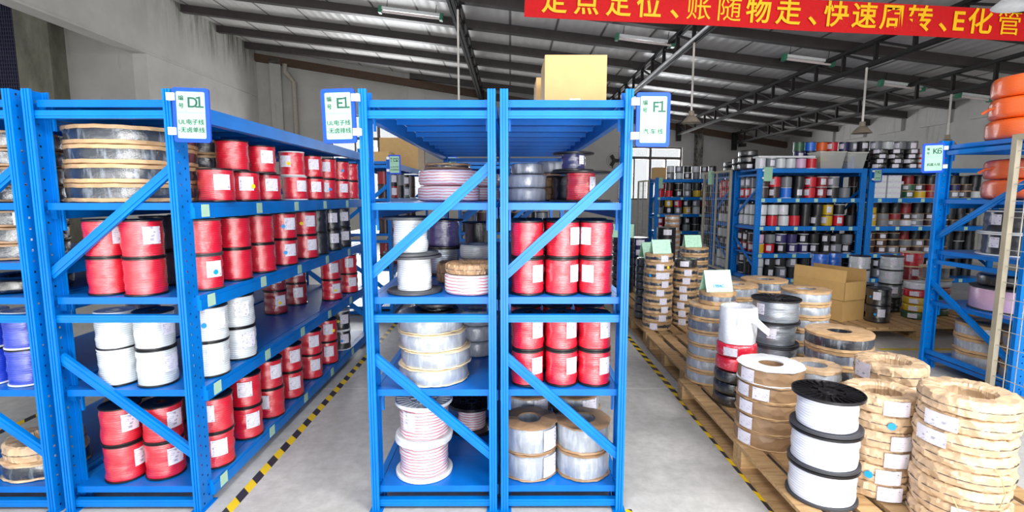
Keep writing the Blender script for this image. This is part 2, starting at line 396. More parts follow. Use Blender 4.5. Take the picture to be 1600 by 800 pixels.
# rear wall, slightly oblique, with two windows
RW = thing('wall_rear', None, None, (-7.8, 14.0, 0), math.atan2(4.1, 18.6)); RW['kind'] = 'structure'
RWc = math.cos(RW.rotation_euler[2])
def s_of(x): return (x+7.8)/RWc
def rtop(s): return roofz(s*RWc-7.8)
WIN = [(-5.75, -2.84, 1.40, 4.12), (3.95, 6.45, 1.38, 3.33)]
mb = MB()
def wp(x0, x1, z0, z1=None):
    a, b = s_of(x0), s_of(x1); za = rtop(a)-0.005 if z1 is None else z1; zb = rtop(b)-0.005 if z1 is None else z1
    mb.add([(a, 0, z0), (b, 0, z0), (b, 0.25, z0), (a, 0.25, z0), (a, 0, za), (b, 0, zb), (b, 0.25, zb), (a, 0.25, za)],
           [(0, 3, 2, 1), (4, 5, 6, 7), (0, 1, 5, 4), (1, 2, 6, 5), (2, 3, 7, 6), (3, 0, 4, 7)])
wp(-7.8, WIN[0][0], 0); wp(WIN[0][1], WIN[1][0], 0); wp(WIN[1][1], 10.85, 0)
for x0, x1, z0, z1 in WIN: wp(x0, x1, 0, z0); wp(x0, x1, z1)
ob('wall_panel', mb.mesh('wall_rear', 'plaster', False), RW)
mb = MB(); a, b = 0.0, s_of(10.8)
for (h0, h1, d0, d1) in ((-0.42, -0.2, -0.16, 0.0),):
    za, zb = rtop(a), rtop(b)
    mb.add([(a, d0, za+h0), (b, d0, zb+h0), (b, d1, zb+h0), (a, d1, za+h0), (a, d0, za+h1), (b, d0, zb+h1), (b, d1, zb+h1), (a, d1, za+h1)],
           [(0, 3, 2, 1), (4, 5, 6, 7), (0, 1, 5, 4), (1, 2, 6, 5), (2, 3, 7, 6), (3, 0, 4, 7)])
ob('gutter', mb.mesh('gutter', 'rust', False), RW)
for i, (x0, x1, z0, z1) in enumerate(WIN):
    a, b = s_of(x0), s_of(x1)
    W = thing('window_%d' % (i+1), None, None, RW.location, RW.rotation_euler[2]); W['kind'] = 'structure'
    mb = MB(); fw = 0.06
    mb.box(a, a+fw, 0.06, 0.16, z0, z1); mb.box(b-fw, b, 0.06, 0.16, z0, z1); mb.box(a, b, 0.06, 0.16, z0, z0+fw); mb.box(a, b, 0.06, 0.16, z1-fw, z1)
    zt = 3.38 if i == 0 else 2.92
    mb.box(a, b, 0.05, 0.17, zt-0.05, zt+0.05)
    n = 4 if i == 0 else 4
    for k in range(1, n):
        q = a+(b-a)*k/n; hw = 0.05 if k == 2 else 0.03
        mb.box(q-hw, q+hw, 0.05, 0.17, z0, z1 if k == 2 else zt)
    ob('window_frame', mb.mesh('window_frame', 'wframe', False), W)
    ob('glass_pane', MB().box(a+0.02, b-0.02, 0.10, 0.108, z0+0.02, z1-0.02).mesh('pane', 'glass', False), W)
# pilasters on the rear wall, with dark damp stains
for i, (x, hw, m) in enumerate([(7.05, 0.14, 'stain'), (-7.25, 0.16, 'plaster')]):
    s = s_of(x); mb = MB().box(s-hw, s+hw, -0.16, 0.0, 0, rtop(s)-0.25)
    struct('trim_%d' % (15+i), mb, m, RW.location, (0, 0, RW.rotation_euler[2]))
s = s_of(-6.85); z = rtop(s)
t = thing('drain_pipe', 'old drain pipe running down the rear wall by the left corner', 'pipe', RW.location, RW.rotation_euler[2])
ob('pipe', MB().tube([(s-0.1, -0.3, z-0.4), (s-0.1, -0.3, z-0.62), (s+0.12, -0.14, z-0.9), (s+0.12, -0.14, 0.02)], 0.075, 12).mesh('pipe', 'pipe'), t)
ob('bracket', MB().box(s+0.02, s+0.22, -0.14, 0, 3.0, 3.06).mesh('bracket', 'rust', False), t)

# lattice trusses running front to back
def truss(i, X, words):
    y1 = 14.0+(X+7.8)*0.2204-0.2; y0 = -1.9; zt = roofz(X)-0.23; zb = zt-0.36
    t = thing('roof_truss', words, 'roof truss', (X, y0, zb), 0, 'lattice trusses under the roof'); L = y1-y0
    ob('top_chord', MB().box(-0.06, -0.008, 0, L, 0.33, 0.385).box(0.008, 0.06, 0, L, 0.33, 0.385).mesh('top_chord', 'steel', False), t)
    ob('bottom_chord', MB().box(-0.06, -0.008, 0, L, -0.03, 0.025).box(0.008, 0.06, 0, L, -0.03, 0.025).mesh('bottom_chord', 'steel', False), t)
    n = int(L/0.85); p = L/n
    vert = cached('tv', lambda: MB().box(-0.03, 0.03, -0.022, 0.022, 0.0, 0.35).mesh('web_post', 'steel', False))
    diag = cached(('td', n, X), lambda: MB().bar((0, 0.02, 0.02), (0, p-0.02, 0.34), 0.035, 0.035).mesh('web_diagonal', 'steel', False))
    for k in range(n):
        ob('web_post', vert, t, (0, k*p, 0)); ob('web_diagonal', diag, t, (0, k*p, 0))
    ob('end_bracket', MB().box(-0.09, 0.09, L-0.1, L, -0.25, 0.4).mesh('end_bracket', 'steel', False), t)
    return zb
TX = [-0.95, 3.12, 6.18, 8.46]
tz = [truss(i, x, 'dark steel lattice roof truss, %s from the left' % ORD[i]) for i, x in enumerate(TX)]
t = tag(ob('conduit_pipe', MB().tube([(3.0, -1.5, tz[1]-0.05), (3.0, 16.0, tz[1]-0.05)], 0.025, 8).mesh('conduit', 'galv')), 'straight galvanised conduit fixed along a roof truss behind the banner', 'pipe')
# pendant lamps on white rods
def pendant(x, y, ztop, zsh, label, R=0.16, big=False):
    t = thing('pendant_lamp', label, 'lamp', (x, y, zsh), 0, 'pendant lamps')
    ob('rod', MB().tube([(0, 0, 0.16), (0, 0, ztop-zsh)], 0.018, 8).mesh('rod', 'rod'), t)
    ob('lamp_socket', MB().lathe([(0.0, 0.2), (0.045, 0.2), (0.05, 0.1), (0.0, 0.1)], 16).mesh('socket', 'shade'), t)
    pr = [(0.05, 0.12), (0.08, 0.10), (R*0.8, 0.045), (R, 0.0), (R-0.006, 0.0), (R*0.78, 0.035), (0.07, 0.088), (0.04, 0.1)]
    ob('lamp_shade', MB().lathe(pr, 28).mesh('shade', 'lampw' if big else 'shade'), t)
    ob('bulb', MB().lathe([(0.0, 0.02), (0.03, 0.03), (0.04, 0.06), (0.025, 0.1), (0.0, 0.1)], 14).mesh('bulb', 'tube'), t)
pendant(-0.87, 6.6, tz[0]-0.02, 2.35, 'white rod of a pendant lamp above the rack signed E1')
pendant(3.12, 6.7, tz[1]-0.02, 2.78, 'pendant lamp on a long white rod, right of the F1 sign')
pendant(6.18, 6.84, tz[2]-0.02, 2.62, 'pendant lamp hanging above the far blue rack, under the banner')
pendant(8.46, 7.75, tz[3]-0.02, 2.50, 'pendant lamp partly hidden behind the K6 sign')
pendant(4.45, 2.25, roofz(4.45)-0.19, 3.17, 'large white enamel lamp shade at the top right above the banner', 0.26, True)
# fluorescent fittings under the roof
def batten(x, y, rz, label, L=1.15):
    t = thing('strip_light', label, 'lamp', (x, y, roofz(x)-0.30), 0, 'fluorescent strip lights', rot=(0, math.atan(RSL), rz))
    ob('housing', MB().box(-L/2, L/2, -0.05, 0.05, 0.05, 0.1).mesh('housing', 'lampw', False), t)
    for s in (-1, 1):
        ob('end_cap', MB().box(s*L/2-0.03, s*L/2+0.03, -0.06, 0.06, -0.02, 0.11).mesh('end_cap', 'lampgreen', False), t)
        ob('hanger', MB().tube([(s*L*0.4, 0, 0.1), (s*L*0.4, 0, 0.27)], 0.006, 6).mesh('hanger', 'steel'), t)
    ob('tube', MB().tube([(-L/2, 0, 0.02), (L/2, 0, 0.02)], 0.022, 10).mesh('tube', 'tube'), t)
batten(2.62, 8.05, 0, 'strip light under the roof just below the banner, left of a truss', 1.1)
batten(5.8, 8.0, 0, 'strip light with green end caps above the lamp right of F1', 0.95)
batten(8.3, 8.85, 0, 'strip light near the roof between two trusses, upper right', 0.9)
batten(10.0, 9.0, 0, 'faint strip light by the right wall above the orange coils', 0.7)
batten(-1.95, 8.2, 0, 'strip light at the top edge, left of the first truss', 1.2)
# small fittings on the rear wall
t = thing('wall_fan', 'round black wall fan behind the upper shelf of rack F1', 'fan', (3.72, 16.3, 2.78))
mb = MB()
for k in range(4): mb.lathe([(0.28-k*0.06, 0.0), (0.286-k*0.06, 0.006), (0.28-k*0.06, 0.012)], 24)
f = ob('fan_guard', mb.mesh('guard', 'dark'), t, (0, -0.1, 0), (PI/2, 0, 0))
mb = MB()
for k in range(3):
    a = 2*PI*k/3; mb.bar((0.02*math.cos(a), -0.06, 0.02*math.sin(a)), (0.22*math.cos(a), -0.06, 0.22*math.sin(a)), 0.012, 0.13, (0.3, 1, 0.2))
ob('fan_blades', mb.mesh('blades', 'dark', False), t)
ob('motor', MB().tube([(0, -0.08, 0), (0, 0.1, 0)], 0.06, 12).mesh('motor', 'dark'), t)
ob('wall_arm', MB().tube([(0, 0.08, 0), (0, 0.22, -0.2), (0, 0.3, -0.3)], 0.02).mesh('arm', 'dark'), t)
t = thing('wall_camera', 'small dark camera on a bent arm high on the rear wall', 'camera', (8.72, 17.45, 3.7))
ob('arm', MB().tube([(0.15, 0.16, 0.45), (-0.1, 0.0, -0.05), (0.12, -0.02, -0.22)], 0.02).mesh('arm', 'dark'), t)
ob('camera_body', MB().box(-0.02, 0.2, -0.12, 0.08, -0.32, -0.2).mesh('body', 'dark', False), t)
t = thing('wall_sign', 'black framed sign high on the left wall at the top edge', 'sign', (-7.76, 6.17, 4.69))
ob('sign_frame', MB().box(-0.03, 0.0, -0.2, 0.12, 0.0, 0.35).mesh('f', 'black', False), t)
ob('sign_face', MB().box(0.0, 0.006, -0.16, 0.08, 0.04, 0.31).mesh('f', 'lampw', False), t)

# red banner
BY = 4.2; ang = math.atan2(0.28, 6.13); BH = 0.362
t = thing('hanging_banner', 'long red banner with yellow characters across the top right', 'banner', (0.17, BY, 3.695), rot=(0, ang, 0))
mb = MB(); n = 90; Lb = 7.4; m = 5
vs = []
for th in (0, 0.004):
    for i in range(n+1):
        for j in range(m+1):
            x = Lb*i/n; vs.append((x, th+0.012*math.sin(x*2.2+j*0.25)*(0.6+0.4*math.sin(x*0.7)) , BH*j/m))
o_ = (n+1)*(m+1); fs = []
for i in range(n):
    for j in range(m):
        a = i*(m+1)+j; fs += [(a, a+m+1, a+m+2, a+1), (o_+a+1, o_+a+m+2, o_+a+m+1, o_+a)]
for i in range(n):
    a = i*(m+1); fs += [(a, o_+a, o_+a+m+1, a+m+1), (a+m, a+m+m+1, o_+a+m+m+1, o_+a+m)]
mb.add(vs, fs); ob('banner_cloth', mb.mesh('banner_cloth', 'banner'), t)
chars = '定点定位、账随物走、快速周转、E化管理'
cpx = [865, 915, 965, 1012, 1053, 1090, 1137, 1183, 1230, 1269, 1305, 1349, 1393, 1436, 1474, 1497, 1531, 1577, 1624]
for ch, px in zip(chars, cpx):
    x = (px-797)/800*6.24-0.17
    big = ch not in '、'
    o = ob('banner_character', text_mesh(ch, 0.315, 'bannertext', 0.0 if ch in '随管账' else 0.005), t, (x, -0.02, 0.085), (PI/2, 0, 0))
    if ch == '、': o.location.x += 0.09
for k, x in enumerate((0.02, 3.7, 7.35)):
    ob('banner_cord', MB().tube([(x, 0.0, BH-0.005), (x, 0.05, BH+0.8-0.05*k)], 0.004, 5).mesh('cord', 'rod'), t)

# floor tapes
def tape(name, x0, x1, y0, y1, label, mat='hazard', rz=0):
    return tag(ob(name, MB().box(x0, x1, y0, y1, 0.0002, 0.0015).mesh(name, mat, False)), label, 'floor tape')
tape('hazard_tape', -1.405, -1.355, -0.6, 6.5, 'black and yellow hazard tape on the floor along rack D1')
tape('hazard_tape', 1.265, 1.31, -0.6, 6.5, 'black and yellow hazard tape on the floor beside the pallets')
tape('hazard_tape', 0.545, 0.595, -0.9, 0.02, 'short end of hazard tape at the right foot of rack F1')
tape('floor_line', 3.7, 5.0, 2.62, 2.68, 'worn yellow line painted on the floor near rack K6', 'yelline')
tape('hazard_tape', -3.35, -3.30, -0.6, 6.5, 'black and yellow hazard tape on the floor behind the rack at far left')

# ------------------------------------------------------------ steel racks
PD, PW, RH = 0.10, 0.036, 2.0
def post_mesh(flip, wd, detail):
    def f():
        mb = MB(); fx = (lambda x: wd-x) if flip else (lambda x: x)
        half = [(PW, 0.014), (PW, 0.0), (0.0265, 0.0), (0.026, 0.005), (0.0215, 0.005), (0.021, 0.0), (0.0145, 0.0), (0.014, 0.005), (0.0095, 0.005), (0.009, 0.0), (0.0, 0.0)]
        mb.extrude([(fx(x), y) for x, y in half], 0, RH)
        mb.extrude([(fx(x), PD-y) for x, y in half], 0, RH)
        if detail:
            ys = [0, 0.025, 0.034, 0.066, 0.075, PD]; nz = 40; dz = RH/nz
            vs = []; fs = []; zs = []
            for k in range(nz): zs += [k*dz, k*dz+0.010, k*dz+0.025, k*dz+0.035]
            zs.append(RH)
            for z in zs:
                for y in ys: vs.append((fx(0), y, z))
            c = len(ys)
            for r in range(len(zs)-1):
                for q in range(c-1):
                    if (q == 1 and r % 4 == 2) or (q == 3 and r % 4 == 0 and r > 0): continue
                    fs.append((r*c+q, r*c+q+1, (r+1)*c+q+1, (r+1)*c+q))
            mb.add(vs, fs)
        else: mb.extrude([(fx(0), 0), (fx(0), PD)], 0, RH)
        if flip: mb.f = [tuple(reversed(q)) for q in mb.f]
        return mb.mesh('post', 'blue', True, 30)
    return cached(('post', flip, wd, detail), f)
def rack(label, x, y, wd, L, levels, rz=0, detail=True, panels=10, beam_out=0.006, stick=(), group='blue steel racks', hs=(1.892, 0.957, 0.036), diag=True, cat='rack'):
    t = thing('storage_rack', label, cat, (x, y, 0), rz, group)
    for yo in (0, L-PD):
        for fl in (False, True):
            p = ob('upright_post', post_mesh(fl, wd, detail), t, (0, yo, 0))
            if detail:
                x0 = wd-0.05 if fl else -0.012
                ob('foot_plate', cached(('foot', fl, wd), lambda: MB().box(x0, x0+0.062, -0.02, PD+0.02, 0.0, 0.006).mesh('foot_plate', 'blue', False)), p)
    yb = (0.022, L-0.052)
    for q in yb:
        for z in hs:
            ob('cross_brace', cached(('cb', wd), lambda: MB().box(PW-0.012, wd-PW+0.012, 0, 0.03, -0.0175, 0.0175).box(PW-0.012, wd-PW+0.012, -0.003, 0, -0.006, 0.006).mesh('cross_brace', 'blue', False)), t, (0, q, z))
        if diag:
            for (za, zb) in ((1.165, 1.665), (0.77, 0.275)):
                ob('diagonal_brace', cached(('db', wd, za), lambda: MB().bar((0.022, 0, za), (wd-0.022, 0, zb), 0.046, 0.02, (0, 0, 1)).bar((0.022, -0.012, za), (wd-0.022, -0.012, zb), 0.018, 0.006).mesh('diagonal_brace', 'blue', False)), t, (0, q+0.014, 0))
    bl = L
    for z in levels:
        for s in (0, 1):
            def bm():
                mb = MB(); o = beam_out
                x0, x1 = (-o, 0.03) if s == 0 else (wd-0.03, wd+o)
                mb.box(x0, x1, 0.085, bl-0.085, -0.075, -0.022); mb.box(x0+0.006*(1-s), x1-0.006*s, 0.085, bl-0.085, -0.022, -0.001)
                xi = PW+0.002 if s == 0 else wd-PW-0.012
                for yy in (0.1, bl-0.112): mb.box(xi, xi+0.01, yy, yy+0.012, -0.13, -0.001)
                return mb.mesh('shelf_beam', 'blue', False)
            b = ob('shelf_beam', cached(('beam', wd, L, s, beam_out), bm), t, (0, 0, z))
            if s == 1 and z < 1.9:
                for yy in stick:
                    ob('shelf_ticket', cached(('tick', beam_out), lambda: MB().box(beam_out, beam_out+0.0012, -0.032, 0.032, -0.068, -0.008).mesh('shelf_ticket', 'sticker', False)), b, (wd, yy, 0))
        dl = (L-0.07)/panels
        def pm():
            mb = MB(); mb.box(0.034, wd-0.034, 0.0005, dl-0.0005, -0.003, 0.0)
            for a in (0.0005, dl-0.0035): mb.box(0.034, wd-0.034, a, a+0.003, -0.032, -0.003)
            mb.box(0.05, wd-0.05, dl/2-0.02, dl/2+0.02, -0.014, -0.003)
            return mb.mesh('shelf_panel', 'deck', False)
        pmesh = cached(('panel', wd, round(dl, 4)), pm)
        for k in range(panels): ob('shelf_panel', pmesh, t, (0, 0.035+k*dl, z+0.0005))
    return t
LV = (1.957, 1.497, 1.057, 0.607, 0.117)
TK = (0.17, 0.71, 1.24, 1.79, 2.35)
XC0, XC1 = -2.87, -2.205
XD0, XD1 = -2.155, -1.50
XE0, XE1 = -0.672, -0.065
XF0, XF1 = -0.045, 0.548
rack('blue steel rack at the far left edge, cut by the frame', XC0, 0, XC1-XC0, 3.0, (1.957, 1.497, 1.22, 1.057, 0.607, 0.117))
rack('blue steel rack with the D1 sign, filled with red spools', XD0, 0, XD1-XD0, 3.0, LV, beam_out=0.02, stick=TK)
rack('blue steel rack with the E1 sign, left half of the middle pair', XE0, 0, XE1-XE0, 3.0, LV)
rack('blue steel rack with the F1 sign, right half of the middle pair', XF0, 0, XF1-XF0, 3.0, LV, stick=TK)
# second row behind the aisle
rack('distant blue rack with the D2 sign, behind rack D1', XD0, 4.1, XD1-XD0, 3.0, LV, detail=False, panels=4)
rack('distant blue rack straight behind the rack signed E1', XE0, 4.3, XE1-XE0, 3.0, LV, detail=False, panels=4)
rack('distant blue rack straight behind the rack signed F1', XF0, 4.3, XF1-XF0, 3.0, LV, detail=False, panels=4)
# racks turned across, on the right: local x runs towards the camera
JL = (2.0, 1.49, 1.0, 0.52, 0.08)
JX, JY = 4.27, 7.5
TJ = (0.12, 0.4, 0.72, 1.04, 1.36, 1.68)
rack('blue rack across the back with a green card on its left post', JX, JY, 0.9, 1.9, JL, -PI/2, detail=True, panels=3, stick=TJ)
rack('blue rack bay right of the pale cartons card, behind the K6 sign', JX+1.95, JY, 0.9, 2.3, JL, -PI/2, detail=False, panels=3, stick=(0.2, 0.55, 0.95, 1.35, 1.75, 2.1))
rack('blue rack back to back with the far one, behind the mesh gate', JX-0.02, JY+1.0, 0.85, 3.9, JL, -PI/2, detail=False, panels=3)
GX, GY = 3.78, 11.7
rack('most distant blue rack, below the right hand rear window', GX, GY, 0.6, 3.3, LV, -PI/2, detail=False, panels=3, stick=(0.1, 0.7, 1.2, 1.9))
KX, KY = 3.70, 2.06+0.1
rack('blue rack with the K6 sign at right, orange coils on top', KX, KY, 0.85, 2.6, LV, -PI/2, panels=6, hs=(1.892, 0.957, 0.15))

# ------------------------------------------------------------ aisle signs
def rbox(mb, w_, h_, r, y0, y1, n=5):
    pts = []
    for cx, cz, a0 in ((w_/2-r, h_/2-r, 0), (-w_/2+r, h_/2-r, PI/2), (-w_/2+r, -h_/2+r, PI), (w_/2-r, -h_/2+r, 1.5*PI)):
        for k in range(n+1):
            a = a0+PI/2*k/n; pts.append((cx+r*math.cos(a), cz+r*math.sin(a)))
    N = len(pts); vs = [(x, y0, z) for x, z in pts]+[(x, y1, z) for x, z in pts]
    return mb.add(vs, [tuple(range(N)), tuple(range(2*N-1, N-1, -1))]+[(i, N+i, N+(i+1) % N, (i+1) % N) for i in range(N)])
def sign(label, x, y, ztop, w_, h_, rz, code, lines, side, cs=1.0, group='blue framed aisle signs', roll=0.0):
    t = thing('aisle_sign', label, 'sign', (x, y, ztop-h_/2), 0, group, rot=(0, roll, rz))
    mb = MB(); rbox(mb, w_, h_, 0.012*cs, 0, 0.012); ob('sign_frame', mb.mesh('sign_frame', 'signblue', False), t)
    pw, ph = w_-0.034*cs, h_-0.034*cs
    mb = MB(); rbox(mb, pw, ph, 0.006*cs, -0.0015, 0.0); ob('sign_card', mb.mesh('sign_card', 'signpaper', False), t)
    mb = MB(); mb.box(-pw/2, pw/2, -0.0022, -0.0015, 0.01*cs, 0.0115*cs); mb.box(-pw*0.17, -pw*0.16, -0.0022, -0.0015, 0.01, ph/2)
    ob('ruled_line', mb.mesh('ruled_line', 'line', False), t)
    R = (PI/2, 0, 0)
    for k, ch in enumerate(code):
        dgt = ch.isdigit()
        ob('sign_lettering', text_mesh(chr(ord(ch)+0xFEE0) if dgt else ch, 0.062*cs, 'ink', 0.0007), t, (pw*(0.07+0.24*k), -0.003, ph*0.17), R)
    for k, ch in enumerate('编号'):
        ob('sign_lettering', text_mesh(ch, 0.024*cs, 'ink'), t, (-pw*0.33, -0.003, ph*(0.32-0.165*k)), R)
    for k, l in enumerate(lines):
        ob('sign_lettering', text_mesh(l, 0.0255*cs, 'ink'), t, (0.0, -0.003, -ph*(0.19+0.17*k) if len(lines) > 1 else -ph*0.30), R)
    for q in (0.33, -0.30):
        x0 = side*(w_/2-0.012); x1 = side*(w_/2+0.022)
        ob('clip', MB().box(min(x0, x1), max(x0, x1), -0.006, 0.014, h_*q-0.016, h_*q+0.016).mesh('clip', 'clip', False), t)
    return t
sign('blue framed green sign reading D1 on the left rack', -1.405, -0.012, 2.0, 0.152, 0.235, math.radians(6), 'D1', ['UL电子线', '-无卤单线'], -1, roll=math.radians(1))
sign('blue framed green sign reading E1 left of the middle rack', -0.757, -0.012, 1.997, 0.15, 0.235, math.radians(-4), 'E1', ['UL电子线', '-无卤排线'], 1, roll=math.radians(-1))
sign('blue framed green sign reading F1 right of the middle rack', 0.633, -0.012, 1.982, 0.152, 0.235, math.radians(3), 'F1', ['汽 车 线'], -1)
sign('blue framed green sign reading K6 on the right rack', 3.585, 2.06, 1.97, 0.17, 0.245, math.radians(-8), 'K6', ['机器人线'], 1, roll=math.radians(-2))
sign('small distant sign reading D2 behind the E1 rack', -1.425, 4.07, 2.03, 0.15, 0.235, 0, 'D2', ['UL电子线', '-无卤单线'], -1)
sign('faint green sign on the distant rack behind rack E1', -0.745, 4.27, 2.03, 0.15, 0.235, 0, 'E2', ['UL电子线'], 1)
sign('dim green sign on the post between the two far bays', JX+2.06, JY-0.935, 1.99, 0.15, 0.22, 0, 'K2', ['电子线'], -1)
t = thing('aisle_card', 'pale green card at the top left post of the far blue rack', 'sign', (JX+0.17, JY-0.93, 1.9))
ob('card', MB().box(-0.075, 0.075, 0, 0.008, -0.12, 0.12).mesh('card', 'signpaper', False), t)
ob('card_clip', MB().box(-0.10, -0.07, -0.004, 0.012, 0.05, 0.08).box(-0.10, -0.07, -0.004, 0.012, -0.08, -0.05).mesh('clip', 'clip', False), t)
t = thing('aisle_card', 'narrow pale card on the left end of the most distant rack', 'sign', (GX+0.12, GY-0.65, 1.86))
ob('card', MB().box(-0.05, 0.05, 0, 0.008, -0.14, 0.14).mesh('card', 'signpaper', False), t)
t = thing('aisle_card', 'narrow pale card on the post left of the mesh gate', 'sign', (JX-0.1, JY+0.9, 1.9))
ob('card', MB().box(-0.06, 0.06, 0, 0.008, -0.14, 0.14).mesh('card', 'signpaper', False), t)

# ------------------------------------------------------------ spools, reels and coils
def facing(x, y): return math.atan2(CAM.y-y, CAM.x-x)
def flange_mesh(R, th, mat, ribbed=False, hub=0.022):
    def f():
        mb = MB()
        if not ribbed:
            mb.lathe([(hub, 0), (R-0.003, 0), (R, 0.002), (R, th-0.002), (R-0.003, th), (R-0.008, th), (R-0.011, th-0.002), (hub+0.012, th-0.002), (hub+0.010, th), (hub, th)], 40)
        else:
            mb.lathe([(hub, 0), (R-0.002, 0), (R, 0.002), (R, th), (R-0.006, th), (R-0.008, 0.003), (hub+0.02, 0.003), (hub+0.018, th), (hub, th)], 48)
            mb.lathe([(R*0.48, 0.003), (R*0.50, 0.003), (R*0.50, th-0.001), (R*0.48, th-0.001)], 40)
            for k in range(26):
                a = 2*PI*k/26; mb.box(R*0.5, R-0.006, -0.0025, 0.0025, 0.002, th-0.001, Matrix.Rotation(a, 4, 'Z'))
            for k in range(8):
                a = 2*PI*(k+0.5)/8; mb.box(hub+0.015, R*0.49, -0.003, 0.003, 0.002, th-0.001, Matrix.Rotation(a, 4, 'Z'))
        return mb.mesh('flange', mat)
    return cached(('fl', R, th, mat, ribbed), f)
def winding_mesh(rb, z0, z1, mat, var=0):
    def f():
        r_ = random.Random(hash((round(rb*1000), round(z1*1000), var)) & 0xffff); n = 12
        prof = [(0.02, z0)]+[(rb+(r_.uniform(-1, 1)*0.0022 if 0 < i < n else -0.001), z0+(z1-z0)*i/n) for i in range(n+1)]+[(0.02, z1)]
        ph = r_.uniform(0, 6)
        wob = lambda i, j, a, r, z: (0.0012*math.sin(3*a+ph+j)+0.0008*math.sin(7*a-j) if r > 0.03 else 0, 0)
        return MB().lathe(prof, 40, wob=wob).mesh('winding', mat, True, 60)
    return cached(('wd', rb, z0, z1, mat, var), f)
def label_mesh(r, aw, z0, z1, slant=0):
    return cached(('lb', r, aw, z0, z1), lambda: MB().patch(r, -aw/2, aw/2, z0, z1).mesh('paper_label', 'label'))
def dot_mesh(r, z, rad, mat):
    return cached(('dt', r, z, rad, mat), lambda: MB().dot(r, 0, z, rad).mesh('dot_sticker', mat))
def spool(label, x, y, z, mat='red', rf=0.083, rb=0.079, h=0.183, fm='black', group=None, lab=None, dot=None, th=0.009, ribbed=False, topf=None, cat='spool', name='wire_spool', rot=None, labh=(0.36, 0.82), labw=0.075, bfm=None):
    t = thing(name, label, cat, (x, y, z), 0, group, rot)
    a = facing(x, y)
    sp = rnd.uniform(0, 6)
    ob('flange', flange_mesh(rf, th, bfm or fm), t, (0, 0, 0), (0, 0, sp))
    ob('flange', flange_mesh(rf, th, topf or fm, ribbed), t, (0, 0, h-th), (0, 0, sp))
    ob('winding', winding_mesh(rb, th, h-th, mat, rnd.randrange(3)), t, (0, 0, 0), (0, 0, sp))
    if lab is not None:
        ob('paper_label', label_mesh(rb+0.0035, labw/rb, round(h*labh[0], 4), round(h*labh[1], 4)), t, (0, 0, 0), (0, 0, a+math.radians(lab)))
    if dot:
        ob('dot_sticker', dot_mesh(rb+0.004, round(h*0.5, 4), 0.013, dot[1]), t, (0, 0, 0), (0, 0, a+math.radians(dot[0])))
    return t
MINI = []
def mini(label, x, y, z, mat, R=0.08, h=0.17, fm='black', group=None, lab=None, cat='spool', name='wire_spool', rim=0.006):
    # a far-off spool, too small in the photo to show its parts: built at the end, nearest first
    MINI.append(((Vector((x, y, z))-CAM).length/R, label, x, y, z, mat, R, h, fm, group, lab, cat, name))
def mini_shape(mb, R, h, lab, c=(0, 0, 0), rz=0.0, ks=(0, 1, 2)):
    n = 22; mb.k = ks[0]
    mb.lathe([(0.015, 0.008), (R-0.004, 0.008), (R-0.002, h*0.5), (R-0.004, h-0.008), (0.015, h-0.008)], n, c)
    mb.k = ks[1]
    for q in (0, h-0.009): mb.lathe([(0.015, q), (R, q), (R, q+0.009), (0.015, q+0.009)], n, c)
    if lab is not None:
        mb.k = ks[2]; o = len(mb.v); mb.patch(R, rz+math.radians(lab)-0.42, rz+math.radians(lab)+0.42, h*0.25, h*0.8, 5)
        mb.v[o:] = [(v[0]+c[0], v[1]+c[1], v[2]+c[2]) for v in mb.v[o:]]
def small(m):
    # far spools: clear coat cut to remove sheen, so they look darker
    def f():
        c = B[m].copy(); c.name = B[m].name+'_low_coat'; c.node_tree.nodes['Principled BSDF'].inputs['Coat Weight'].default_value = 0.1
        B[m+'_low_coat'] = c; return m+'_low_coat'
    return cached(('small', m), f)
def build_minis():
    seen = {}
    lim = 296 - sum(1 for o in COL.objects if o.parent is None and o.name.split('.')[0] == 'wire_spool')
    rest = []; n = 0
    for it in sorted(MINI, key=lambda q: q[0]):
        _, label, x, y, z, mat, R, h, fm, group, lab, cat, name = it
        mat = small(mat)
        if name == 'wire_spool':
            n += 1
            if n > lim: rest.append(it); continue
        def f():
            mb = MB(); mini_shape(mb, R, h, lab); return mb.mesh(name, [mat, fm, 'label'])
        tag(ob(name, cached(('mini', mat, R, h, fm, lab), f), None, (x, y, z), (0, 0, facing(x, y))), label, cat, group)
    if rest:
        mats = []; mb = MB()
        for it in rest:
            _, label, x, y, z, mat, R, h, fm, group, lab, cat, name = it
            ks = []; mat = small(mat)
            for m in (mat, fm, 'label'):
                if m not in mats: mats.append(m)
                ks.append(mats.index(m))
            mini_shape(mb, R, h, lab, (x, y, z), facing(x, y), ks)
        tag(ob('spool_bank', mb.mesh('spool_bank', mats)), 'mass of small dim spools filling the farthest racks and shelf backs', 'spools', None, 'stuff')
def ring_prof(R, r, z0, z1, e=0.006):
    return [(r, z0), (R-e, z0), (R, z0+e), (R, z1-e), (R-e, z1), (r, z1)]
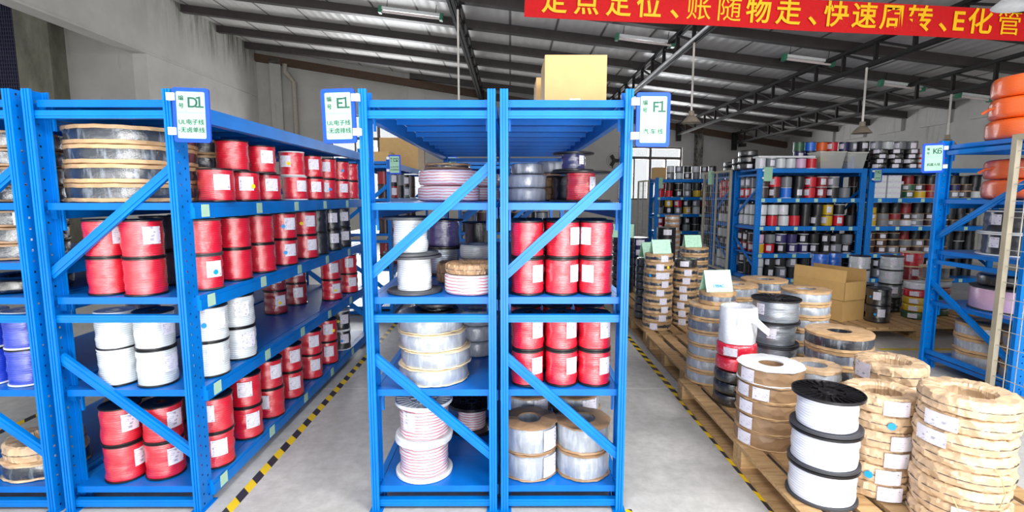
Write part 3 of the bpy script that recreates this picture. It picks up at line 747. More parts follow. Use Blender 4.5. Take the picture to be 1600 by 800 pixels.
def reel(label, x, y, z, R, h, mat='filmgrey', pm='kraft', r=None, group=None, lab=None, dot=None, name='cable_coil', cat='cable coil', rim=0.012, var=0, rot=None, labw=0.09, bulge=0.0, labs=None):
    # flat coil of cable between two card rings
    r = r or R*0.42
    t = thing(name, label, cat, (x, y, z), 0, group, rot)
    def core():
        k = random.Random(var*7+3); ph = k.uniform(0, 6)
        wob = lambda i, j, a, q, zz: (0.0025*math.sin(5*a+ph+j)+0.0018*math.sin(11*a+2*j) if q > r+0.01 else 0, 0)
        return MB().lathe([(r, 0.006), (R-0.006, 0.006), (R-0.002, h*0.3), (R-0.001+bulge, h*0.5), (R-0.002, h*0.7), (R-0.006, h-0.006), (r, h-0.006)], 48, wob=wob).mesh('winding', mat, True, 60)
    def ring(top):
        def g():
            k = random.Random(var*5+top); ph = k.uniform(0, 6)
            wob = lambda i, j, a, q, zz: ((0.0022*math.sin(9*a+ph)+0.0015*math.sin(23*a) if q > R-0.008 else 0), (0.0008*math.sin(6*a+ph)+0.0008*math.sin(17*a) if q > R-0.012 else 0))
            z0, z1 = (h-rim, h) if top else (0.0, rim)
            pr = [(r-0.002, h-0.008), (R+0.001, h-rim), (R+0.003, h-0.003), (R-0.004, h), (r-0.002, h)] if top else [(r-0.002, 0), (R-0.004, 0), (R+0.003, 0.003), (R+0.001, rim), (r-0.002, 0.008)]
            return MB().lathe(pr, 60, wob=wob).mesh('card_ring', pm, True, 45)
        return cached(('ring', R, r, h, pm, top, rim, var), g)
    sp = rnd.uniform(0, 6)
    ob('winding', cached(('core', R, r, h, mat, var, bulge), core), t, (0, 0, 0), (0, 0, sp))
    ob('card_ring', ring(0), t, (0, 0, 0), (0, 0, sp)); ob('card_ring', ring(1), t, (0, 0, 0), (0, 0, sp))
    a = facing(x, y)
    for q in ([lab] if lab is not None else [])+list(labs or []):
        ob('paper_label', label_mesh(round(R+0.004, 4), labw/R, round(h*0.12, 4), round(h*0.88, 4)), t, (0, 0, 0), (0, 0, a+math.radians(q)))
    if dot: ob('dot_sticker', dot_mesh(round(R+0.005, 4), round(h*0.5, 4), 0.015, dot[1]), t, (0, 0, 0), (0, 0, a+math.radians(dot[0])))
    return t
def wrapped(label, x, y, z, R, h, r, mat='kraftp', seed=0, group=None, lab=None, dot=None, cord=None, rot=None, labw=0.1, tail=False):
    # coil bandaged in overlapping strips of paper, strapped once around
    t = thing('paper_wrapped_coil', label, 'cable coil', (x, y, z), 0, group, rot)
    def f():
        k = random.Random(seed); n = 110; N = k.choice([13, 15, 17]); ph = k.uniform(0, 6)
        prof = [(r, h*0.2), (r+0.008, 0.004), (R*0.75, 0.0), (R-0.012, 0.001), (R-0.003, h*0.10), (R, h*0.3), (R+0.001, h*0.5), (R, h*0.7), (R-0.004, h*0.90), (R-0.013, h-0.001), (R*0.75, h), (r+0.010, h-0.003), (r, h*0.8)]
        cr = [k.uniform(-1, 1) for _ in range(400)]
        def wob(i, j, a, q, zz):
            s = ((a*N/(2*PI)+zz/h*0.9+ph) % 1.0)
            out = q > R*0.8
            d = (0.0055*(s-0.5)+0.0028*cr[(i*5+j*17) % 400]) if out else 0.003*cr[(i*7+j*3) % 400]
            return d, (0.003*(s-0.5)+0.0018*cr[(i*3+j) % 400])*(1.0 if zz > h*0.8 else (0.0 if zz < h*0.1 else 0.4))
        return MB().lathe(prof, n, wob=wob).mesh('paper_wrap', mat, True, 26)
    sp = rnd.uniform(0, 6)
    ob('paper_wrap', cached(('wrap', R, r, h, mat, seed), f), t, (0, 0, 0), (0, 0, sp))
    ob('strap', cached(('strap', R, h), lambda: MB().lathe([(R-0.001, h*0.49), (R+0.0035, h*0.493), (R+0.0035, h*0.513), (R-0.001, h*0.516)], 60).mesh('strap', 'dgrey')), t)
    a = facing(x, y)
    if lab is not None:
        ob('paper_label', label_mesh(round(R+0.007, 4), labw/R, round(h*0.08, 4), round(h*0.92, 4)), t, (0, 0, 0), (0, 0, a+math.radians(lab)))
    if dot is not None: ob('dot_sticker', dot_mesh(round(R+0.008, 4), round(h*0.5, 4), 0.017, 'dotblue'), t, (0, 0, 0), (0, 0, a+math.radians(dot)))
    if tail:
        aa = a+math.radians(tail); p = lambda rr, zz, da=0: (rr*math.cos(aa+da), rr*math.sin(aa+da), zz)
        ob('loose_string', MB().tube([p(R+0.008, h*0.5), p(R+0.02, h*0.1, 0.1), p(R+0.018, -0.06, 0.22), p(R+0.012, -0.12, 0.16)], 0.0022, 5).mesh('string', 'tape'), t)
    return t
def softcoil(label, x, y, z, R, h, r, mat, seed=0, group=None, lab=None, name='cable_coil', rot=None, tail=None):
    t = thing(name, label, 'cable coil', (x, y, z), 0, group, rot)
    def f():
        k = random.Random(seed); cr = [k.uniform(-1, 1) for _ in range(300)]
        prof = []
        for q in range(20):
            a = 2*PI*(q+0.5)/20; ca, sa = math.cos(a), math.sin(a)
            sg = lambda v: math.copysign(abs(v)**0.42, v)
            prof.append(((R+r)/2+(R-r)/2*sg(ca), h/2+h/2*sg(sa)))
        wob = lambda i, j, a, q, zz: (0.010*R*cr[(i//2*3+j*11) % 300]+0.006*R*cr[(j*29) % 300]+0.008*R*math.sin(5*a+seed), 0.008*R*cr[(i*7+j*5) % 300] if 0.15*h < zz < 0.85*h else 0)
        return MB().lathe(prof, 56, wob=wob).mesh('coil', mat, True, 50)
    ob('coil', cached(('soft', R, h, r, mat, seed), f), t, (0, 0, 0), (0, 0, rnd.uniform(0, 6)))
    a = facing(x, y)
    if lab is not None: ob('paper_label', label_mesh(round(R*1.02+0.004, 4), 0.085/R, round(h*0.2, 4), round(h*0.8, 4)), t, (0, 0, 0), (0, 0, a+math.radians(lab)))
    if tail is not None:
        aa = a+math.radians(tail); p = lambda rr, zz, da=0: (rr*math.cos(aa+da), rr*math.sin(aa+da), zz)
        ob('cable_end', MB().tube([p(R*0.96, h*0.6, 0.3), p(R*1.05, h*0.5, 0.0), p(R*1.15, h*0.35, -0.08)], 0.012, 7).mesh('cable_end', mat), t)
    return t

# ------------------------------------------------------------ rack D1 (red spools)
Z1, Z2, Z3, Z4 = 0.119, 0.609, 1.059, 1.499
LAY = ['lower', 'upper']
DA = -1.575
def stack2(fmt, x, y, z, n=2, labs=(None, None), dots=(None, None), mats=('red', 'red'), h=0.183, dx=0.004, **kw):
    for k in range(n):
        l = fmt.replace('#', LAY[k] if n == 2 else ['lowest', 'middle', 'topmost'][k])
        spool(l, x+rnd.uniform(-dx, dx), y+rnd.uniform(-dx, dx), z+k*h, mats[k], h=h, lab=labs[k], dot=dots[k], **kw)
G1 = 'spools on the bottom shelf of rack D1'
for i, (y, lb, dt) in enumerate([(0.27, (8, -28), (None, None)), (0.59, (22, -2), (None, None)), (0.87, (-30, 34), (None, None)), (1.19, (20, 30), (None, None)), (1.57, (24, 20), (None, None)), (1.93, (8, 8), (None, (38, 'dotyel')))]):
    stack2('# red wire spool, bottom shelf of rack D1, %s along the aisle edge' % ORD[i], DA+0.012, y, Z1, labs=lb, dots=dt, group=G1, h=0.19, rf=0.088, rb=0.084)
stack2('# black wire spool with white flanges, bottom shelf of rack D1', DA+0.005, 2.32, Z1, labs=(20, 24), dots=((0, 'dotblue'), (-16, 'dotyel')), mats=('blackw', 'blackw'), fm='whitep', group=G1)
stack2('# red wire spool facing the front, bottom shelf of D1, left of the brace', -1.955, 0.14, Z1, labs=(48, 24), group=G1, h=0.19, rf=0.09, rb=0.086)
stack2('# red wire spool facing the front, bottom shelf of D1, behind the brace', -1.765, 0.165, Z1, labs=(30, 36), group=G1, h=0.19, rf=0.09, rb=0.086)
for i, y in enumerate((0.36, 0.56)):
    stack2('# red spool in the shaded %s row of the bottom shelf of D1' % ORD[i+1], -1.86, y, Z1, labs=(None, None), mats=('dred', 'brown'), group=G1)
G2 = 'spools on the second shelf of rack D1'
stack2('# white wire spool facing the front, second shelf of D1, left', -1.945, 0.145, Z2, mats=('white', 'white'), group=G2, topf='whitep', rf=0.086, rb=0.084)
stack2('# white wire spool facing the front, second shelf of D1, right', -1.755, 0.14, Z2, labs=(40, 44), mats=('white', 'white'), group=G2, rf=0.089, rb=0.085)
stack2('# white wire spool on the aisle edge of D1, next to the post', DA+0.015, 0.27, Z2, labs=(14, 26), dots=(None, (-16, 'dotblue')), mats=('white', 'white'), group=G2, rf=0.088, rb=0.085)
stack2('# white wire spool on the aisle edge of D1, second from the post', DA+0.005, 0.56, Z2, labs=(34, 18), mats=('white', 'white'), group=G2, rf=0.096, rb=0.093)
stack2('# blue wire spool deep on the second shelf of D1, beside the left post', -2.02, 0.44, Z2, mats=('navy', 'navy'), group=G2)
for i, (x, y, lb) in enumerate([(-1.86, 1.66, (25, 10)), (-1.84, 2.02, (10, 15)), (-1.60, 2.2, (28, 20)), (-1.56, 2.55, (26, 10))]):
    stack2('# red wire spool at the back of the second shelf of D1, %s of four' % ORD[i], x, y, Z2, labs=lb, dots=((20, 'dotyel') if i in (0, 2) else None, None), mats=('dred', 'dred') if i < 2 else ('red', 'red'), group=G2, rf=0.088, rb=0.084)
G3 = 'spools on the third shelf of rack D1'
stack2('# red wire spool facing the front, third shelf of D1, left', -1.955, 0.15, Z3, labs=(None, 40), group=G3, rf=0.09, rb=0.086, h=0.18)
stack2('# red wire spool facing the front, third shelf of D1, right', -1.765, 0.13, Z3, labs=(None, 26), group=G3, rf=0.09, rb=0.086, h=0.18)
for i, (y, lb, dt, fl) in enumerate([(0.27, (32, None), ((34, 'dotblue'), None), 'dgrey'), (0.565, (None, None), (None, None), 'black'), (0.86, (None, None), (None, None), 'black'), (1.20, (28, 30), ((4, 'dotblue'), (0, 'dotblue')), 'black'), (1.575, (32, 30), (None, (-14, 'dotyel')), 'black')]):
    stack2('# red wire spool, third shelf of rack D1, %s along the aisle edge' % ORD[i], DA+0.01, y, Z3, labs=lb, dots=dt, group=G3, h=0.178, fm=fl, rf=0.088, rb=0.084)
for i, (y, lb) in enumerate([(1.85, (None, None)), (2.18, (16, 12)), (2.46, (20, 22))]):
    stack2('# black wire spool, third shelf of rack D1, %s beyond the red ones' % ORD[i], DA, y, Z3, labs=lb, mats=('blackw', 'blackw'), group=G3, h=0.178)
for i, y in enumerate((0.38, 0.6)):
    stack2('# dark spool in the shaded row of the third shelf of D1, %s back' % ORD[i], -1.86, y, Z3, mats=('blackw', 'blackw'), group=G3)
G4 = 'items on the top shelf of rack D1'
for k in range(4):
    reel('dark cable coil wrapped in film on top shelf of D1, %s up of four' % ORD[k], -1.945+0.004*k, 0.355, Z4+k*0.0905, 0.278, 0.0895, 'filmdark', 'kraft', r=0.1, group=G4, var=k, rim=0.02)
for k in range(4):
    reel('dark film wrapped coil behind the post of D1, %s up of four' % ORD[k], -1.825, 0.765, Z4+k*0.0885, 0.135, 0.0875, 'filmdark', 'kraft', r=0.06, group=G4, var=k+1, rim=0.016)
x4 = [(0.40, -1.548, 18, None, 'black'), (0.73, -1.575, 10, (34, 'dotyel'), 'black'), (1.07, -1.60, 22, None, 'black'), (1.45, -1.575, 36, None, 'whitep'), (1.80, -1.575, 18, None, 'black'), (2.12, -1.59, -6, (26, 'dotblue'), 'black'), (2.45, -1.575, 26, None, 'black'), (2.74, -1.575, None, None, 'black')]
u4 = [(0.67, -1.60, None, None, 'black'), (0.98, -1.585, 26, None, 'black'), (1.42, -1.575, -30, (-14, 'dotyel'), 'whitep'), (1.78, -1.575, 14, None, 'black'), (2.12, -1.58, -2, None, 'black'), (2.45, -1.575, None, (20, 'dotblue'), 'black'), (2.74, -1.575, None, None, 'black')]
for i, (y, x, lb, dt, fl) in enumerate(x4):
    spool('lower red spool, top shelf of rack D1, %s along the aisle edge' % ORD[i], x, y, Z4, 'red', h=0.172, rf=0.088, rb=0.084, lab=lb, dot=dt, fm=fl, group=G4)
for i, (y, x, lb, dt, fl) in enumerate(u4):
    spool('upper red spool, top shelf of rack D1, %s along the aisle edge' % ORD[i], x, y, Z4+0.172, 'red', h=0.172, rf=0.088, rb=0.084, lab=lb, dot=dt, fm=fl, group=G4)

# ------------------------------------------------------------ rack at the far left edge
GC = 'items on the rack at the far left'
for i, (x, y) in enumerate([(-2.395, 0.15), (-2.585, 0.15)]):
    for k in range(2):
        spool('%s blue wire spool at the left edge, %s from its rack post' % (LAY[k], ORD[i]), x, y, Z2+k*0.183, 'bluew', h=0.183, rf=0.087, rb=0.083, fm='whitep', topf='black' if k == 0 else 'whitep', group=GC)
for k in range(2):
    (wrapped if k else reel)('%s at the lower left edge, %s coil of the pair' % (('paper wrapped coil' if k else 'film wrapped dark coil'), LAY[k]), -2.44, 0.235, Z1+k*0.088, 0.175-0.012*k, 0.088, **(dict(r=0.075, mat='kraftp', seed=3) if k else dict(mat='filmdark', pm='kraftp', r=0.07)), group=GC)
reel('dark coil lying deep on the bottom shelf at the left edge', -2.45, 0.95, Z1, 0.2, 0.1, 'filmblack', 'kraftd', group=GC)
for k in range(4):
    reel('dark film wrapped coil at the upper left edge, %s up of four' % ORD[k], -2.50, 0.30, Z4+k*0.085, 0.20, 0.084, 'filmdark', 'kraftd', group=GC, var=k, lab=None)
for k in range(3):
    reel('labelled dark coil at the left edge below the top shelf, %s of three' % ['lowest', 'middle', 'topmost'][k], -2.49, 0.28, 1.222+k*0.08, 0.19, 0.079, 'filmdark', 'kraftd', group=GC, var=k, labs=[22-6*k], labw=0.11)
softcoil('flat black coil on the middle shelf at the left edge', -2.50, 0.28, Z3+0.002, 0.2, 0.07, 0.08, 'filmblack', 4, GC)

# ------------------------------------------------------------ rack E1
GE = 'coils and spools on rack E1'
for k in range(2):
    softcoil('white coil with red stripes on the top shelf of E1, %s of two' % LAY[k], -0.345, 0.58, Z4+k*0.088, 0.172-0.004*k, 0.086, 0.07, 'wr', 11+k, GE)
    softcoil('white coil behind the right post of E1, top shelf, %s of two' % LAY[k], -0.21, 1.0, Z4+k*0.088, 0.14, 0.086, 0.06, 'wr', 13+k, GE)
reel('thin grey paper coil lying on the striped coils of E1', -0.36, 0.66, Z4+0.178, 0.13, 0.035, 'filmdark', 'kraftd', group=GE)
def flanged(label, x, y, z, mat, rf, rb, h, fm, group, **kw):
    return spool(label, x, y, z, mat, rf=rf, rb=rb, h=h, fm=fm, group=group, name='cable_reel', cat='reel', **kw)
flanged('white wire reel with dark flanges on the third shelf of E1, lower one', -0.475, 0.185, Z3, 'white', 0.135, 0.083, 0.185, 'dgrey', GE, th=0.014)
flanged('white wire reel with dark flanges on the third shelf of E1, upper one', -0.49, 0.185, Z3+0.186, 'white', 0.135, 0.083, 0.185, 'dgrey', GE, th=0.014)
softcoil('white coil with a red stripe on the third shelf of E1', -0.195, 0.175, Z3, 0.13, 0.095, 0.062, 'wr', 21, GE)
wrapped('brown paper wrapped coil lying on the striped coil of E1', -0.195, 0.175, Z3+0.096, 0.122, 0.052, 0.058, 'kraftd', 5, GE)
flanged('dark reel at the back of the third shelf of E1, lower one', -0.40, 0.76, Z3, 'silver', 0.115, 0.085, 0.165, 'black', GE)
flanged('dark reel at the back of the third shelf of E1, upper one', -0.40, 0.76, Z3+0.166, 'purple', 0.12, 0.09, 0.165, 'black', GE)
wrapped('brown paper wrapped coil between the reels of E1', -0.30, 0.48, Z3, 0.105, 0.11, 0.05, 'kraftd', 6, GE)
softcoil('small white coil at the back right of the third shelf of E1', -0.19, 0.62, Z3+0.112, 0.10, 0.085, 0.04, 'white', 23, GE)
flanged('white flanged reel under the small white coil of E1', -0.19, 0.66, Z3, 'greyw', 0.11, 0.09, 0.11, 'whitep', GE)
flanged('dark reel far back on the third shelf of E1, right side', -0.2, 1.05, Z3, 'blackw', 0.12, 0.1, 0.3, 'black', GE)
for k in range(4):
    reel('pale film wrapped coil on the second shelf of E1, %s up of four' % ORD[k], -0.392+(0.0, 0.012, -0.004, -0.012)[k], 0.228+(0.0, 0.0, 0.006, 0.004)[k], Z2+k*0.085, 0.176-(0.0, 0.0, 0.004, 0.012)[k], 0.083, 'filmlight', 'cream', r=0.08, group=GE, var=k, rim=0.007)
flanged('flat black reel on top of the pale coils of E1', -0.375, 0.235, Z2+0.341, 'blackw', 0.11, 0.08, 0.05, 'black', GE, ribbed=True, th=0.014)
for k in range(3):
    softcoil('small grey coil at the back of the second shelf of E1, %s up' % ORD[k], -0.20, 0.62, Z2+k*0.09, 0.11, 0.088, 0.05, 'filmlight', 31+k, GE)
for k in range(2):
    flanged('white flanged reel of pink striped wire, bottom shelf of E1, %s' % LAY[k], -0.445+0.004*k, 0.185, Z1+k*0.195, 'wr', 0.145, 0.122, 0.195, 'whitep', GE, th=0.018, ribbed=(k == 1), lab=(-38 if k else None), labw=0.07)
mb = MB().patch(0.126, -0.13, 0.13, 0.26, 0.33)
flanged('black ribbed reel of striped wire at the back of the bottom shelf of E1', -0.235, 0.67, Z1, 'wr', 0.142, 0.085, 0.17, 'black', GE, th=0.018, ribbed=True)

# ------------------------------------------------------------ rack F1
GF = 'red spools on rack F1'
for zi, (zz, nm) in enumerate(((Z3, 'third'), (Z2, 'second'))):
    for r_ in range(2):
        for c in range(3):
            for k in range(2):
                x = 0.085+0.166*c; y = 0.135+0.19*r_
                lab = None
                if r_ == 0: lab = [[(40, None), (52, 48), (-28, -40)], [(38, 38), (40, 40), (42, 42)]][zi][c][k]
                spool('%s red wire spool, %s shelf of F1, %s column, %s row' % (LAY[k], nm, ['left', 'middle', 'right'][c], ['front', 'rear'][r_]), x+rnd.uniform(-0.003, 0.003), y, zz+k*0.178, 'red', rf=0.081, rb=0.078, h=0.178, lab=lab, group=GF, labw=0.06, th=0.011)
GF2 = 'coils on the bottom shelf of rack F1'
for k in range(2):
    reel('grey film wrapped coil with brown card ring, bottom left of F1, %s' % LAY[k], 0.098, 0.20, Z1+k*0.138, 0.142, 0.137, 'filmlight', 'kraftd', r=0.062, group=GF2, var=k, rim=0.008, labs=[48])
    reel('grey film wrapped coil with brown card ring, bottom right of F1, %s' % LAY[k], 0.375, 0.195+0.004*k, Z1+k*0.138, 0.138, 0.137, 'filmlight', 'kraftd', r=0.066, group=GF2, var=k+2, rim=0.012)
for i, x in enumerate((0.10, 0.38)):
    reel('film wrapped coil in the rear row, bottom shelf of F1, %s side' % ('left', 'right')[i], x, 0.52, Z1, 0.137, 0.20, 'filmlight', 'kraftd', group=GF2, labs=[30])
    reel('upper film wrapped coil in the rear row of F1, %s side' % ('left', 'right')[i], x, 0.52, Z1+0.201, 0.137, 0.1, 'filmlight', 'kraftd', group=GF2, labs=[34])
GF3 = 'items on the top shelf of rack F1'
flanged('red wire reel with wide black flanges, top shelf of F1', 0.375, 0.42, Z4, 'red', 0.165, 0.075, 0.158, 'black', GF3, th=0.010, lab=55, labw=0.05)
flanged('navy wire reel on top of the red reel, top shelf of F1', 0.335, 0.42, Z4+0.159, 'navy', 0.11, 0.06, 0.098, 'black', GF3, th=0.010, lab=42, labw=0.03)
flanged('black wire reel left behind the red reel, top shelf of F1', 0.345, 0.78, Z4, 'blackw', 0.13, 0.09, 0.15, 'black', GF3)
for k in range(2):
    softcoil('grey paper coil on the left of the top shelf of F1, %s' % LAY[k], 0.095, 0.60, Z4+k*0.075, 0.11, 0.073, 0.05, 'filmlight', 41+k, GF3)
    wrapped('brown paper coil in the middle of the top shelf of F1, %s' % LAY[k], 0.215, 0.95, Z4+k*0.085, 0.105, 0.083, 0.05, 'kraftd', 7+k, GF3)
softcoil('grey coil leaning on the pile at the left of F1 top shelf', 0.10, 0.62, Z4+0.152, 0.095, 0.06, 0.04, 'filmgrey', 45, GF3)
softcoil('pale film wrapped bundle on the brown coils of F1', 0.26, 0.98, Z4+0.172, 0.09, 0.075, 0.03, 'filmlight', 46, GF3)
softcoil('grey coil at the back of the top shelf of F1', 0.05, 1.3, Z4, 0.12, 0.14, 0.05, 'filmgrey', 47, GF3)

# cartons
def carton(label, x, y, z, w_, d, h, rz=0, open_=False, group='brown cartons', mark=False, tapestrip=True, lab=None):
    t = thing('carton', label, 'box', (x, y, z), rz, group)
    if not open_:
        ob('box_body', MB().box(-w_/2, w_/2, -d/2, d/2, 0, h).mesh('body', 'carton', False), t)
        ob('lid_flap', MB().box(-w_/2, w_/2, -d/2, -0.001, h, h+0.004).box(-w_/2, w_/2, 0.001, d/2, h, h+0.004).mesh('lid_flap', 'carton', False), t)
        ob('parcel_tape', MB().box(-w_/2-0.001, w_/2+0.001, -0.03, 0.03, h+0.004, h+0.005).mesh('parcel_tape', 'tape', False), t)
    else:
        e = 0.006
        ob('box_body', MB().box(-w_/2, w_/2, -d/2, -d/2+e, 0, h).box(-w_/2, w_/2, d/2-e, d/2, 0, h).box(-w_/2, -w_/2+e, -d/2, d/2, 0, h).box(w_/2-e, w_/2, -d/2, d/2, 0, h).box(-w_/2, w_/2, -d/2, d/2, 0, e).mesh('body', 'carton', False), t)
        for s, tilt in ((-1, math.radians(4)), (1, math.radians(-8))):
            M = Matrix.Translation((s*(w_/2-e/2), 0, h)) @ Matrix.Rotation(tilt, 4, 'Y')
            ob('box_flap', MB().box(-e/2, e/2, -d/2, d/2, 0, h*0.62, M).mesh('flap', 'carton', False), t)
    if mark:
        mb = MB()
        for k in range(6): mb.box(w_*0.0+k*0.028, w_*0.0+k*0.028+0.016, -d/2-0.0008, -d/2, h*0.5, h*0.5+0.016)
        ob('printed_mark', mb.mesh('mark', 'dgrey', False), t)
    if lab:
        ob('paper_label', MB().box(lab[0], lab[0]+0.055, -d/2-0.0012, -d/2, 0.012, 0.012+lab[1]).mesh('paper_label', 'label', False), t)
    return t
carton('large plain carton standing on top of rack F1', 0.345, 0.62, 1.958, 0.325, 0.34, 0.30, 0, lab=(-0.03, 0.07))
carton('smaller carton half hidden behind the large one on rack F1', 0.285, 1.05, 1.958, 0.25, 0.3, 0.285)

# ------------------------------------------------------------ second row behind: cartons and coils
carton('big carton on top of the distant D2 rack', -1.80, 6.4, 1.958, 0.62, 0.6, 0.5)
carton('small carton left of the big one on the D2 rack', -1.95, 5.6, 1.958, 0.3, 0.4, 0.22)
GD = 'dim coils on the distant racks behind the aisle'
i = 0
for zz, nm in ((Z4, 'top'), (Z3, 'third'), (Z2, 'second')):
    for c in range(5):
        for k in range(2):
            m = ['brown', 'dred', 'blackw', 'greyw', 'brown'][(c+k) % 5]
            mini('dim spool on the D2 rack, %s shelf, %s layer, %s along' % (nm, LAY[k], ORD[c]), -1.60, 4.25+c*0.42, zz+k*0.17, m, 0.085, 0.17, 'black', GD, lab=20 if c % 2 else None)
for zz, nm in ((Z4, 'top'), (Z3, 'third'), (Z2, 'second'), (Z1, 'bottom')):
    for c in range(3):
        for k in range(2):
            mini('dim coil behind rack E1, %s shelf, %s layer, %s from the left' % (nm, LAY[k], ORD[c]), XE0+0.12+c*0.19, 4.5, zz+k*0.13, ['blackw', 'greyw', 'brown'][(c+k) % 3], 0.088, 0.13, 'kraftd' if c == 1 else 'black', GD, name='cable_coil', cat='cable coil')
            mini('dim coil behind rack F1, %s shelf, %s layer, %s from the left' % (nm, LAY[k], ORD[c]), XF0+0.12+c*0.175, 4.5, zz+k*0.13, ['greyw', 'blackw', 'blackw'][(c+k) % 3], 0.084, 0.13, 'kraftd' if c == 0 else 'black', GD, name='cable_coil', cat='cable coil')

# ------------------------------------------------------------ pallets
def pallet(label, x0, x1, y0, y1, red=False):
    t = thing('pallet', label, 'pallet', (x0, y0, 0), 0, 'wooden pallets'); W = x1-x0; L = y1-y0
    n = max(5, int(W/0.125)); bw = 0.098; gap = (W-n*bw)/(n-1)
    for k in range(n):
        ob('deck_board', cached(('pb', round(L, 3)), lambda: MB().box(0, bw, 0, L, 0.122, 0.14).mesh('deck_board', 'wood', False)), t, (k*(bw+gap), 0, 0))
    for q in (0.0, L/2-0.05, L-0.1):
        ob('cross_board', cached(('pc', round(W, 3)), lambda: MB().box(0, W, 0, 0.1, 0.102, 0.1215).mesh('cross_board', 'wood', False)), t, (0, q, 0))
        for p in (0.0, W/2-0.05, W-0.1):
            ob('block', cached(('pk',), lambda: MB().box(0, 0.1, 0, 0.1, 0.018, 0.1015).mesh('block', 'wood', False)), t, (p, q, 0))
    for p in (0.0, W/2-0.05, W-0.1):
        ob('bottom_board', cached(('pd', round(L, 3)), lambda: MB().box(0, 0.1, 0, L, 0.0, 0.0175).mesh('bottom_board', 'wood', False)), t, (p, 0, 0))
    return t
pallet('nearest wooden pallet at lower right, under the paper wrapped coils', 1.285, 2.45, -0.62, 1.45)
pallet('second wooden pallet from the front, beside the floor tape', 1.38, 2.75, 1.60, 2.70)
pallet('third wooden pallet from the front, under the tall kraft stacks', 1.39, 2.45, 2.78, 4.15)
pallet('fourth wooden pallet from the front, beyond the tall kraft stacks', 1.42, 2.95, 4.3, 6.6)
pallet('wooden pallet at right under the cartons and black spools', 3.12, 4.42, 2.97, 4.05)
pallet('wooden pallet behind the black spools, by the K6 rack', 4.45, 5.6, 3.05, 4.35)
PZ = 0.1405

GP = 'stacks on the near pallets'
# S1 tall film wrapped stack with the green tent card
for k in range(6):
    reel('grey film wrapped coil in the tall stack under the green card, %s up' % ORD[k], 1.52+(0.006, -0.004, 0.004, 0, -0.005, 0.004)[k], 1.45, PZ+k*0.098, 0.165+(0.012, 0, 0, 0, 0, 0)[k], 0.097, 'filmgrey' if k > 3 else 'filmlight', 'kraft', r=0.07, group=GP, var=k, rim=0.017)
reel('narrow kraft coil on the tall stack, carrying the green card', 1.56, 1.46, PZ+6*0.098, 0.128, 0.098, 'filmgrey', 'kraft', r=0.05, group=GP, var=3, rim=0.032)
# S2 white, red and black film coils
for k in range(3):
    softcoil('black film wrapped coil at the foot of the white roll, %s of three' % ['lowest', 'middle', 'topmost'][k], 1.515, 1.01, PZ+k*0.08, 0.13, 0.078, 0.05, 'filmblack', 51+k, GP)
for k in range(2):
    softcoil('red film wrapped coil under the white roll, %s' % LAY[k], 1.52, 1.01, PZ+0.24+k*0.092, 0.127, 0.09, 0.05, 'filmred', 55+k, GP, lab=-16 if k else None)
t = thing('film_roll', 'roll of white foam film with a loose flap, standing on red coils', 'roll', (1.52, 1.01, PZ+0.425), 0, GP)
wob = lambda i, j, a, r, z: (0.003*math.sin(5*a+j)+0.002*math.sin(9*a), 0)
ob('roll', MB().lathe([(0.085, 0.0), (0.115, 0.0), (0.119, 0.06), (0.116, 0.12), (0.119, 0.17), (0.112, 0.235), (0.107, 0.24), (0.085, 0.238), (0.082, 0.12)], 44, wob=wob).mesh('roll', 'filmwhite', True, 50), t)
mb = MB(); vs = []; nn = 12
for i in range(nn+1):
    u = i/nn; a0 = math.radians(-115)+u*math.radians(70)
    r_ = 0.122+0.075*max(0, u-0.55)/0.45; zz = 0.215-0.10*max(0, u-0.6)/0.4
    for (dz) in (0.0, -0.085*(1-0.45*u)):
        for q in (0, 0.003): vs.append(((r_+q)*math.cos(a0), (r_+q)*math.sin(a0), zz+dz))
fs = []
for i in range(nn):
    b = i*4; c = b+4; fs += [(b+1, c+1, c+3, b+3), (b, b+2, c+2, c), (b, c, c+1, b+1), (b+2, b+3, c+3, c+2)]
fs += [(0, 1, 3, 2), (nn*4, nn*4+2, nn*4+3, nn*4+1)]
mb.add(vs, fs); ob('loose_flap', mb.mesh('loose_flap', 'filmwhite', True, 60), t)
# S3 kraft cased coils with labels
for k in range(5):
    reel('brown card cased coil with print label, %s up of the five' % ORD[k], 1.475+0.004*(k % 2), 0.475, PZ+k*0.0905, 0.172, 0.0895, 'kraftd', 'whitep' if k == 4 else 'kraft', r=0.068, group=GP, var=k, rim=0.005, labs=([-40] if k != 3 else [-50, -14]), labw=0.085)
# S4 white cable on black ribbed reels
for k in range(3):
    flanged('white cable reel with black flanges at the pallet edge, %s of three' % ['lowest', 'middle', 'topmost'][k], 1.458, -0.075, PZ+k*0.168, 'pwhite', 0.149, (0.138, 0.136, 0.123)[k], 0.166, 'black', GP, th=0.014, ribbed=(k == 2), bfm='dgrey')
# S5 silver wire on black reels
for k in range(4):
    flanged('silver wire reel with black flanges behind the white roll, %s up' % ORD[k], 1.915, 1.29, PZ+k*0.166, 'silver', 0.165, 0.152-(0.014 if k == 2 else 0), 0.165, 'dgrey' if k < 3 else 'black', GP, th=0.012, ribbed=(k == 3), lab=(-38 if k == 3 else (-6 if k == 2 else None)), labw=0.06)
